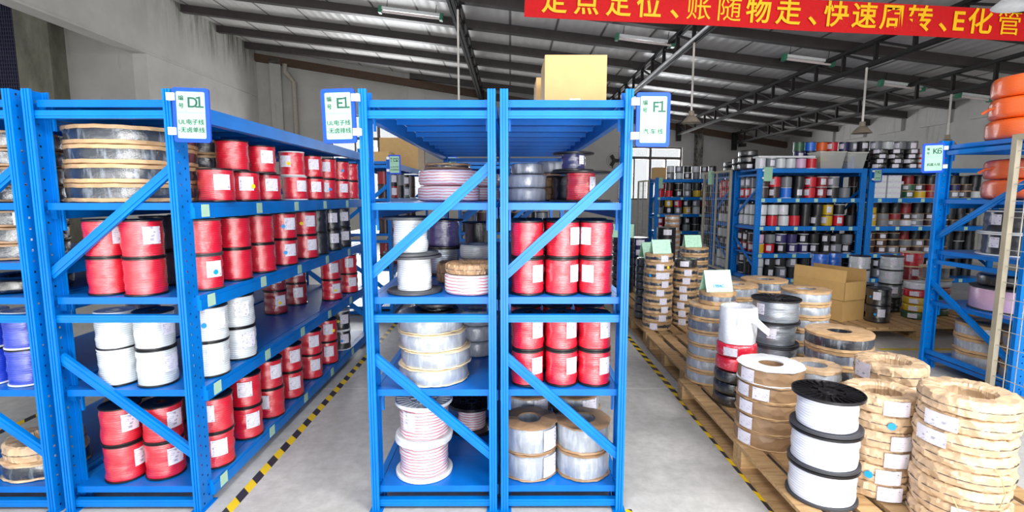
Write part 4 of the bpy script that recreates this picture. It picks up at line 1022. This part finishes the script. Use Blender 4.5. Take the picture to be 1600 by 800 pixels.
# S6, S7 paper wrapped stacks
for k in range(6):
    wrapped('paper wrapped coil in the middle stack at lower right, %s up of six' % ORD[k], 1.765+(0.0, -0.008, 0.006, -0.004, 0.004, 0.004)[k]-0.01, 0.0, PZ+k*0.081, 0.152, 0.0805, 0.085, 'kraftp', 60+k % 4, GP, lab=(26, 24, 30, 40, None, 24)[k], dot=(None, -4, None, None, 18, None)[k])
for k in range(8):
    wrapped('paper wrapped coil in the big stack at the right edge, %s up of eight' % ORD[k], 1.915+(0.0, 0.006, -0.006, 0.004, 0, -0.006, 0.004, 0)[k], -0.28, PZ+k*0.0735, 0.168, 0.073, 0.085, 'kraftp', 70+k % 4, GP, lab=(None, 14, None, None, None, -36, -28, None)[k], labw=0.12, tail=(-4 if k == 2 else (34 if k == 4 else None)))
# coils filling the pallet behind them
for k in range(5):
    reel('kraft ringed coil with dark cable beside the silver reels, %s up of five' % ORD[k], 2.17, 0.96, PZ+k*0.102, 0.195, 0.101, 'filmgrey' if k % 2 else 'filmdark', 'kraft', r=0.075, group=GP, var=k, rim=0.02)
for k in range(7):
    reel('big kraft ringed coil hidden behind the silver reels, %s up' % ORD[k], 2.26, 1.52, PZ+k*0.0985, 0.17, 0.0975, 'filmlight', 'kraft', r=0.07, group=GP, var=k, rim=0.02)
for k in range(4):
    reel('short kraft topped coil between card cased and silver stacks, %s up' % ORD[k], 1.80, 0.60, PZ+k*0.1005, 0.14, 0.0995, 'filmlight', 'kraftp', r=0.07, group=GP, var=k, rim=0.022)
for k in range(5):
    wrapped('paper wrapped coil in the stack behind the middle one, %s up of five' % ORD[k], 2.10, 0.40, PZ+k*0.099, 0.168, 0.0985, 0.085, 'kraftp', 80+k % 4, GP, lab=(None, None, None, None, -46)[k], tail=None)
for k in range(6):
    reel('film wrapped kraft coil behind the green card, nearer stack, %s up' % ORD[k], 1.96, 2.05, PZ+k*0.1055, 0.175, 0.1045, 'filmlight', 'kraft', r=0.07, group=GP, var=k, rim=0.02)
for k in range(6):
    reel('film wrapped kraft coil behind the green card, farther stack, %s up' % ORD[k], 2.38, 2.40, PZ+k*0.1035, 0.20, 0.1025, 'filmgrey', 'kraft', r=0.085, group=GP, var=k, rim=0.02)
# tall kraft stacks on the third pallet
GT = 'tall kraft stacks on the third pallet'
for k in range(9):
    reel('kraft coil in the tallest near stack of the third pallet, %s up' % ORD[k], 1.555+0.006*math.sin(k*2), 2.985, PZ+k*0.0885, 0.148-(0.008 if k == 8 else 0), 0.0875, 'filmdark', 'kraft', r=0.06, group=GT, var=k, rim=0.03, labs=[(-12, 20, 32, 24, 8, 30, 20, 4, 26)[k]], labw=0.075 if k != 6 else 0.14, dot=((36, 'dotyel') if k == 7 else ((-30, 'dotblue') if k == 6 else None)))
for k in range(7):
    reel('kraft coil in the short stack with a black coil on top, %s up' % ORD[k], 1.90, 3.16, PZ+k*0.089, 0.128, 0.088, 'filmdark', 'kraft', r=0.055, group=GT, var=k, rim=0.03, labs=[(-6, -8, -16, -4, -8, 6, 12)[k]], labw=0.075)
softcoil('black coil with a white label on the short kraft stack', 1.90, 3.16, PZ+0.624, 0.115, 0.092, 0.05, 'filmblack', 91, GT, lab=-6)
for k in range(9):
    reel('kraft coil in the rear right stack of the third pallet, %s up' % ORD[k], 2.2, 3.75, PZ+k*0.0875, 0.158, 0.0865, 'filmdark', 'kraft', r=0.06, group=GT, var=k, rim=0.025)
for k in range(8):
    softcoil('black film wrapped coil at the left edge of the third pallet, %s up' % ORD[k], 1.555, 3.42, PZ+k*0.0865, 0.13, 0.085, 0.05, 'filmblack', 95+k % 3, GT, lab=8, name='cable_coil')
for k in range(8):
    softcoil('dark coil in the dim stack beyond the third pallet, %s up' % ORD[k], 1.64, 5.05, PZ+k*0.1, 0.16, 0.098, 0.06, 'filmblack', 98+k % 3, GT)
for k in range(12):
    reel('pinkish kraft coil in the slim far stack, %s up of twelve' % ORD[k], 2.70, 6.2, PZ+k*0.0895, 0.135-(0.02 if k > 8 else 0), 0.0885, 'filmlight', 'kraftd', r=0.05, group=GT, var=k % 3, rim=0.03)
for i, (x, y, n, m) in enumerate([(2.1, 4.75, 5, 'blackw'), (2.55, 4.95, 4, 'greyw'), (2.0, 5.6, 5, 'navy'), (2.45, 5.7, 6, 'blackw')]):
    for k in range(n):
        mini('dim spool on the fourth pallet, %s stack, %s up' % (ORD[i], ORD[k]), x, y, PZ+k*0.15, m, 0.15, 0.15, 'black', GT, lab=10)

# green tent cards on the stacks
def tent(label, x, y, z, rz, w_=0.205, h_=0.165, writing=None):
    t = thing('tent_card', label, 'card', (x, y, z), rz, 'green tent cards')
    for nm, s in (('front_leaf', -1), ('back_leaf', 1)):
        M = Matrix.Translation((0, 0.0, h_*math.cos(0.36))) @ Matrix.Rotation(s*0.36, 4, 'X')
        ob(nm, MB().box(-w_/2, w_/2, -0.001 if s < 0 else 0.0, 0.0 if s < 0 else 0.001, -h_, 0, M).mesh(nm, 'tagpaper', False), t)
    if writing:
        ob('marker_writing', text_mesh(writing, 0.034, 'bluepen', 0.0004), t, (-0.005, -h_*0.80*math.sin(0.36)-0.003, h_*0.20*math.cos(0.36)), (PI/2-0.36, 0, 0))
tent('green tent card with blue handwriting on the nearest tall stack', 1.54, 1.44, PZ+6*0.098+0.098, math.radians(6), writing='1984C')
tent('green tent card on the tallest kraft stack of the third pallet', 1.565, 2.975, PZ+9*0.0885, math.radians(8), 0.2, 0.15)
tent('green tent card on the rear right kraft stack', 2.16, 3.72, PZ+9*0.0875, math.radians(4), 0.2, 0.15)
tent('green tent card on the black film stack, half hidden', 1.555, 3.42, PZ+8*0.0865, math.radians(14), 0.16, 0.19)
tent('dim green tent card on the farther dark stack', 1.62, 5.0, PZ+0.8, math.radians(-20), 0.3, 0.2)

# cartons and spools on the right hand pallet
carton('closed long carton at the bottom on the right pallet', 3.73, 3.56, PZ, 0.36, 0.60, 0.225, math.radians(22), mark=False)
carton('open long carton with raised flaps on the closed one', 3.72, 3.565, PZ+0.231, 0.35, 0.64, 0.21, math.radians(22), open_=True)
GR = 'spools on the right hand pallets'
for k in range(2):
    spool('%s black wire spool at the front corner of the right pallet' % LAY[k], 4.10, 3.26, PZ+k*0.188, 'blackw', 0.118, 0.113, 0.188, group=GR, lab=(18 if k == 0 else -8), dot=((-10, 'dotblue') if k == 0 else (-40, 'dotblue')), labw=0.07)
    spool('%s black wire spool behind the front corner one' % LAY[k], 4.13, 3.58, PZ+k*0.188, 'blackw', 0.118, 0.113, 0.188, group=GR, lab=10, labw=0.07)
def tower(fmt, x, y, cols, R, h, fm, labs=True, z=PZ):
    for k, m in enumerate(cols):
        spool(fmt % ORD[k], x, y, z+k*h, m, R, R-0.006, h, fm=fm, group=GR, lab=(rnd.choice([-24, -10, 8, 24]) if labs else None), labw=0.07)
tower('wire spool in the white topped tower on the right pallet, %s up', 4.62, 3.80, ['blackw', 'greyw', 'white', 'white'], 0.125, 0.168, 'black')
tower('wire spool in the tower left of the white topped one, %s up', 4.29, 3.89, ['blackw', 'white', 'white', 'white'], 0.118, 0.166, 'black')
tower('bright blue topped tower spool beside the far blue rack, %s up', 4.08, 4.35, ['navy', 'cyan', 'cyan', 'cyan'], 0.105, 0.196, 'black', False, 0.0)
tower('bright blue tower spool right of its twin by the far rack, %s up', 4.32, 4.46, ['navy', 'cyan', 'cyan', 'cyan'], 0.105, 0.196, 'black', False, 0.0)
tower('red topped tower spool on the pallet by K6, %s up', 5.0, 3.98, ['blackw', 'brown', 'dred', 'red'], 0.125, 0.175, 'cream')
flanged('silver reel with cream flanges on the pallet by K6', 5.02, 3.62, PZ+0.42, 'greyw', 0.17, 0.12, 0.15, 'cream', GR)
for k in range(5):
    softcoil('small white banded coil in the pile by the K6 post, %s up' % ORD[k], 4.66, 3.42, PZ+k*0.084, 0.14, 0.083, 0.06, ['green', 'yellow', 'yellow', 'red', 'white'][k], 120+k, GR, lab=-12)
for k in range(5):
    softcoil('coil supporting the silver reel by the K6 post, %s up' % ORD[k], 5.02, 3.62, PZ+k*0.083, 0.15, 0.082, 0.06, ['green', 'yellow', 'green', 'dred', 'white'][k], 120+k, GR)

# ------------------------------------------------------------ far rack contents
GJ = 'spools on the far blue rack'
CN = dict(R=('red', 'red'), W=('white', 'white'), K=('black', 'blackw'), B=('blue', 'cyan'), N=('navy', 'navy'), P=('purple', 'purple'), Y=('yellow', 'yellow'), G=('grey', 'greyw'), D=('dark red', 'dred'), O=('orange', 'orange'), E=('green', 'green'), T=('brown', 'brown'), I=('pink', 'pink'))
def row(where, group, y, z, x0, pitch, rows, R=0.085, h=0.172, fm='black', dark=False, labp=0.5):
    for k, s in enumerate(rows):
        for i, c in enumerate(s):
            if c in '. ': continue
            nm, m = CN[c]
            mini('%s spool, %s, %s layer, %s from left' % (nm, where, ['lower', 'upper', 'third'][k], ORD[i]), x0+i*pitch+rnd.uniform(-0.01, 0.01), y+rnd.uniform(-0.012, 0.012), z+k*h, m, R, h, fm if rnd.random() < 0.8 else 'whitep', group, lab=(rnd.choice([-25, 0, 20]) if rnd.random() < labp else None))
jy = JY-0.9+0.13
row('second shelf of the far rack', GJ, jy, 1.492, JX+0.17, 0.205, ['TTBKRDKG', 'TRGKRDG'], 0.095, 0.185)
row('third shelf of the far rack', GJ, jy, 1.002, JX+0.16, 0.196, ['WRWRKKYRK', 'WWWKKKYK'], 0.092, 0.19)
row('fourth shelf of the far rack', GJ, jy, 0.522, JX+0.15, 0.195, ['YRKPPKKGK', 'IGPPKKKKG'], 0.09, 0.17)
row('bottom shelf of the far rack', GJ, jy, 0.082, JX+0.16, 0.2, ['WKGKGKKG', 'WKKGKKGK'], 0.092, 0.185)
row('rear row, second shelf of the far rack', GJ, jy+0.22, 1.492, JX+0.17, 0.2, ['WDKKTKKT', 'GKKTKKKK'], 0.09, 0.18)
row('rear row, third shelf of the far rack', GJ, jy+0.22, 1.002, JX+0.16, 0.2, ['WKWKKTKK', 'WKKKKKKK'], 0.09, 0.19)
row('rear row, fourth shelf of the far rack', GJ, jy+0.22, 0.522, JX+0.16, 0.2, ['DTKKKKKK', 'TTKKKKKK'], 0.09, 0.17)
for k in range(3):   # seen through the left end frame
    for zz, h_, ms, nm in ((1.002, 0.19, ['white', 'white'], 'third'), (1.492, 0.185, ['red', 'greyw'], 'second'), (0.522, 0.17, ['dred', 'brown'], 'fourth')):
        for q in range(2):
            if k == 0: continue
            mini('%s spool at the left end of the far rack, %s shelf, %s back' % (LAY[q], nm, ORD[k]), JX+0.16, jy+0.22*k+(0.02 if k == 1 else 0.02)+0.2, zz+q*h_, ms[q], 0.09, h_, 'black', GJ, lab=-40)
for zz, h_ in ((1.492, 0.2), (1.002, 0.2), (0.522, 0.19), (0.082, 0.19)):
    for dy in (0.42, 0.64): row('deep in the far rack', GJ, jy+dy, zz, JX+0.2, 0.2, ['KKKNKKTK', 'KTKKKNKK'], 0.098, h_, labp=0.1)
    for dy in (0.25, 0.48): row('deep in the right bay', GJ, jy+dy, zz, JX+2.1, 0.2, ['KKTKKNKKKKK', 'TKKKDKKKKKK'], 0.098, h_, labp=0.1)
# top of the far rack
row('top of the far rack', GJ, jy, 2.002, JX+0.10, 0.178, ['WGWWIR'], 0.085, 0.18)
t = tag(ob('white_board', MB().box(JX+0.02, JX+1.0, jy-0.1, jy+0.12, 2.184, 2.215).mesh('board', 'whitep', False)), 'long white board lying across spools on top of the far rack', 'board')
for i, (x, y, n, R) in enumerate([(JX-0.05+0.1, jy+0.36, 3, 0.17), (JX+0.06, jy+0.72, 2, 0.13)]):
    for k in range(n):
        softcoil('black coil on top of the far rack at its left end, %s pile, %s up' % (ORD[i], ORD[k]), x, y, 2.002+k*0.115, R, 0.113, 0.06, 'filmblack', 130+k, GJ, lab=10 if k == 0 else None)
def tub(label, x, y, z, w_, d, h, mats):
    t = thing('plastic_tub', label, 'tub', (x, y, z), 0, 'plastic tubs')
    mb = MB(); e = 0.006; f = 0.04
    def wall(a, b):
        (xa, ya), (xb, yb) = a, b; sx = lambda q: q*(1+f/w_*2)
        n_ = Vector((yb-ya, xa-xb, 0)).normalized()*e
        vs = [(xa, ya, 0), (xb, yb, 0), (sx(xb), sx(yb), h), (sx(xa), sx(ya), h)]
        vs += [(p[0]+n_.x, p[1]+n_.y, p[2]) for p in vs]
        mb.add(vs, [(0, 1, 2, 3), (7, 6, 5, 4), (0, 4, 5, 1), (2, 6, 7, 3), (1, 5, 6, 2), (0, 3, 7, 4)])
    c = [(-w_/2, -d/2), (w_/2, -d/2), (w_/2, d/2), (-w_/2, d/2)]
    for k in range(4): wall(c[k], c[(k+1) % 4])
    mb.box(-w_/2, w_/2, -d/2, d/2, 0, e); ob('tub_body', mb.mesh('tub', 'tubwall', False), t)
    mb = MB(); W2, D2 = w_*(1+f/w_*2), d*(1+f/w_*2)
    mb.box(-W2/2-0.012, W2/2+0.012, -D2/2-0.012, -D2/2, h-0.01, h+0.008).box(-W2/2-0.012, W2/2+0.012, D2/2, D2/2+0.012, h-0.01, h+0.008).box(-W2/2-0.012, -W2/2, -D2/2, D2/2, h-0.01, h+0.008).box(W2/2, W2/2+0.012, -D2/2, D2/2, h-0.01, h+0.008)
    ob('tub_rim', mb.mesh('rim', 'tub', False), t)
    r_ = random.Random(len(label))
    for k, m in enumerate(mats):
        softcoil('%s bundle inside the %s' % (m.replace('w', ''), label.split(' of ')[0]), x+(-0.25+0.5*(k % 2))*w_*0.55, y+(-0.2 if k < 2 else 0.2)*d*0.5, z+0.008+0.11*(k//2), w_*0.21, 0.1, 0.02, m, 140+k, 'bundles in the plastic tubs')
tub('milky plastic tub of mixed bundles on top of the far rack', JX+1.30, jy+0.08, 2.002, 0.36, 0.3, 0.28, ['brown', 'dred', 'yellow', 'greyw'])
tub('milky plastic tub of blue bundles on top of the far rack', JX+1.72, jy+0.08, 2.002, 0.26, 0.3, 0.27, ['cyan', 'bluew', 'greyw', 'cyan'])
row('rear of top of far rack', GJ, jy+0.42, 2.002, JX+1.0, 0.2, ['KKNKKK', 'NNOKNK', 'EBORNG'], 0.095, 0.165)
# second bay
bx = JX+1.95
GB = 'items on the right bay of the far rack'
for i in range(3):
    for k in range(4):
        reel('black coil with white label on top of the right bay, %s pile, %s up' % (ORD[i], ORD[k]), bx+0.22+i*0.275, jy, 2.002+k*0.083, 0.125, 0.082, 'filmblack', 'black', group=GB, var=0, labs=[(-20, 10, 24)[(i+k) % 3]], labw=0.09)
row('rear of top of right bay', GB, jy+0.3, 2.002, bx+0.12, 0.22, ['KKKKK', 'KGWGG', 'KGWGG'], 0.1, 0.165)
for i in range(2):
    for k in range(5 if i else 3):
        softcoil('orange coil on top of the right bay, %s pile, %s up' % (('left', 'right')[i], ORD[k]), bx+1.02+0.27*i, jy+0.06, 2.002+k*0.088, 0.15+0.02*i, 0.088, 0.07, 'orange', 150+k, GB, lab=(0 if i == 0 else None))
for i in range(4):
    for k in range(4 if i < 2 else 3):
        t = thing('white_carton', 'small white carton on the right bay, %s column, %s up' % (ORD[i], ORD[k]), 'box', (bx+0.19+i*0.15 if i > 1 else bx+0.2+i*0.26, jy-0.02+(0.18 if i > 1 else 0), 1.492+k*0.098), 0, GB)
        ob('box_body', cached(('wc',), lambda: MB().box(-0.115, 0.115, -0.08, 0.08, 0, 0.094).mesh('b', 'whitep', False)), t)
        ob('box_lid', cached(('wcl',), lambda: MB().box(-0.116, 0.116, -0.081, 0.081, 0.066, 0.097).mesh('b', 'label', False)), t)
row('second shelf of the right bay', GB, jy, 1.492, bx+0.78, 0.2, ['EYDTGKW', 'ETDNNT'], 0.095, 0.12, 'kraft')
row('third shelf of the right bay', GB, jy, 1.002, bx+0.15, 0.21, ['YGGWGTTK', 'YGDKGTT', 'Y...'], 0.1, 0.11, 'kraftd')
row('fourth shelf of the right bay', GB, jy, 0.522, bx+0.15, 0.215, ['TTGTTGT', 'TTKGGT', 'TTK.'], 0.1, 0.12, 'kraft')
row('bottom shelf of the right bay', GB, jy, 0.082, bx+0.15, 0.215, ['KGKRKGK', 'KKGDKK'], 0.1, 0.17, 'black')
# rack behind the mesh gate (back to back) and most distant rack
GH = 'spools on the rack behind the mesh gate'
for zz, nm, cs in ((1.492, 'second', 'RR'), (1.002, 'third', 'WK'), (0.522, 'fourth', 'KW'), (0.082, 'bottom', 'WW')):
    for q in range(2):
        for j in range(3):
            mini('%s spool in the rack behind the mesh gate, %s shelf, %s in' % (LAY[q], nm, ORD[j]), JX+0.14, JY+0.3+j*0.24, zz+q*0.18, CN[cs[q]][1], 0.09, 0.18, 'black', GH, lab=0)
for k in range(2):
    softcoil('black coil on top of the rack behind the mesh gate, %s' % LAY[k], JX+0.18, JY+0.55, 2.002+k*0.1, 0.16, 0.098, 0.06, 'filmblack', 160+k, GH)
GG = 'spools on the most distant rack'
gy = GY-0.6+0.12
for zz, nm, rows in ((Z4, 'second', ['RRKGYKKGKDKG', 'RTKGKKGKKK']), (Z3, 'third', ['GKGYWKDDDKK', 'KYRKGDDKR']), (Z2, 'fourth', ['RGKGKWGKKR', 'DRGKKGGK']), (Z1, 'bottom', ['NKGNKGKKN'])):
    row('%s shelf of the most distant rack' % nm, GG, gy, zz, GX+0.16, 0.24, rows, 0.1, 0.18)
row('top of the most distant rack', GG, gy, 1.96, GX+0.42, 0.22, ['GWKGWTTK', 'WGKWTK'], 0.1, 0.17)
carton('carton on top of the most distant rack, under the rear window', GX+0.12, gy+0.05, 1.96, 0.3, 0.3, 0.3)

for zz in (Z4, Z3, Z2, Z1): row('deep in the most distant rack', GG, gy+0.26, zz, GX+0.2, 0.24, ['KKKKKKKKKKKK', 'KKTKKNKKTKKK'], 0.115, 0.19, labp=0.0)
for zz in (Z3, Z2, Z1): row('deep in the K6 rack', GG, 1.98, zz, 4.55, 0.24, ['KKTKKKKK', 'TKKKKKKK'], 0.115, 0.2, labp=0.0); row('deep in the K6 rack', GG, 1.6, zz, 4.55, 0.24, ['KKKKKKKK', 'TKKKTKKK'], 0.115, 0.2, labp=0.3)
# K6 rack contents
GK = 'coils on the K6 rack'
for k in range(3):
    softcoil('big orange cable coil on top of the K6 rack, %s of three' % ['lowest', 'middle', 'topmost'][k], 4.09-0.004*k, 1.72, 1.9605+k*0.163, 0.30-0.008*k, 0.162, 0.1, 'orange', 170+k, GK, tail=(-66 if k == 1 else None))
for k in range(2):
    softcoil('big orange cable coil inside the K6 rack, %s of two' % LAY[k], 4.10, 1.73, Z4+k*0.16, 0.285, 0.157, 0.1, 'orange', 174+k, GK, tail=(-64 if k == 1 else None))
for k in range(2):
    flanged('black wire reel with white flanges in the K6 rack, %s' % LAY[k], 4.07, 1.72, Z3+k*0.18, 'blackw', 0.27, 0.235, 0.178, 'whitep', GK, th=0.012, lab=-40)
reel('pink film wrapped coil on the second shelf of the K6 rack', 4.08, 1.74, Z2, 0.275, 0.19, 'pink', 'dgrey', group=GK)
softcoil('black film bundle lying on the pink coil in the K6 rack', 4.05, 1.76, Z2+0.192, 0.2, 0.1, 0.04, 'filmblack', 178, GK)
for k in range(3):
    reel('film wrapped kraft coil on the bottom shelf of K6, left pile, %s up' % ORD[k], 3.985, 1.83, Z1+k*0.122, 0.21, 0.12, 'filmlight', 'kraft', r=0.09, group=GK, var=k, rim=0.026)
for k in range(3):
    reel('film wrapped kraft coil on the bottom shelf of K6, right pile, %s up' % ORD[k], 3.955, 1.43, Z1+k*0.122, 0.165, 0.12, 'filmlight', 'kraft', r=0.09, group=GK, var=k+1, rim=0.026)
row('third shelf of K6 behind the reels', GK, 1.80, Z3, 4.6, 0.25, ['KTK', 'TKT'], 0.1, 0.17)

# mesh gates
def gate(label, x, y, L, H, rz, z0=0.06, nx=2, cell=0.05):
    t = thing('mesh_gate', label, 'gate', (x, y, 0), rz, 'wire mesh gates')
    mb = MB(); f = 0.04
    mb.box(-0.02, 0.02, 0, f, 0, H); mb.box(-0.02, 0.02, L-f, L, 0, H); mb.box(-0.02, 0.02, f, L-f, H-f, H); mb.box(-0.02, 0.02, f, L-f, z0, z0+f)
    for k in range(1, nx): mb.box(-0.015, 0.015, L*k/nx-0.015, L*k/nx+0.015, z0+f, H-f)
    ob('gate_frame', mb.mesh('gate_frame', 'tanframe', False), t)
    mb = MB(); n = int((L-0.08)/cell); r = 0.0022
    for k in range(1, n+1): q = 0.04+(L-0.08)*k/(n+1); mb.box(-r, r, q-r, q+r, z0+f, H-f)
    m = int((H-z0)/(cell*1.4))
    for k in range(1, m): q = z0+(H-z0)*k/m; mb.box(-r-0.004, r-0.004, f, L-f, q-r, q+r)
    ob('wire_mesh', mb.mesh('wire_mesh', 'meshwire', False), t)
gate('grey framed wire mesh gate in front of the K6 rack at the right edge', 3.655, 0.2, 1.24, 1.97, 0, cell=0.085)
gate('tall grey mesh gate frame left of the far blue rack', JX-0.08, JY-0.03, 1.35, 2.02, 0, cell=0.1)
gate('pale mesh door frame left of the most distant rack', GX-0.1, GY-0.3, 1.1, 1.95, 0, cell=0.1)

build_minis()
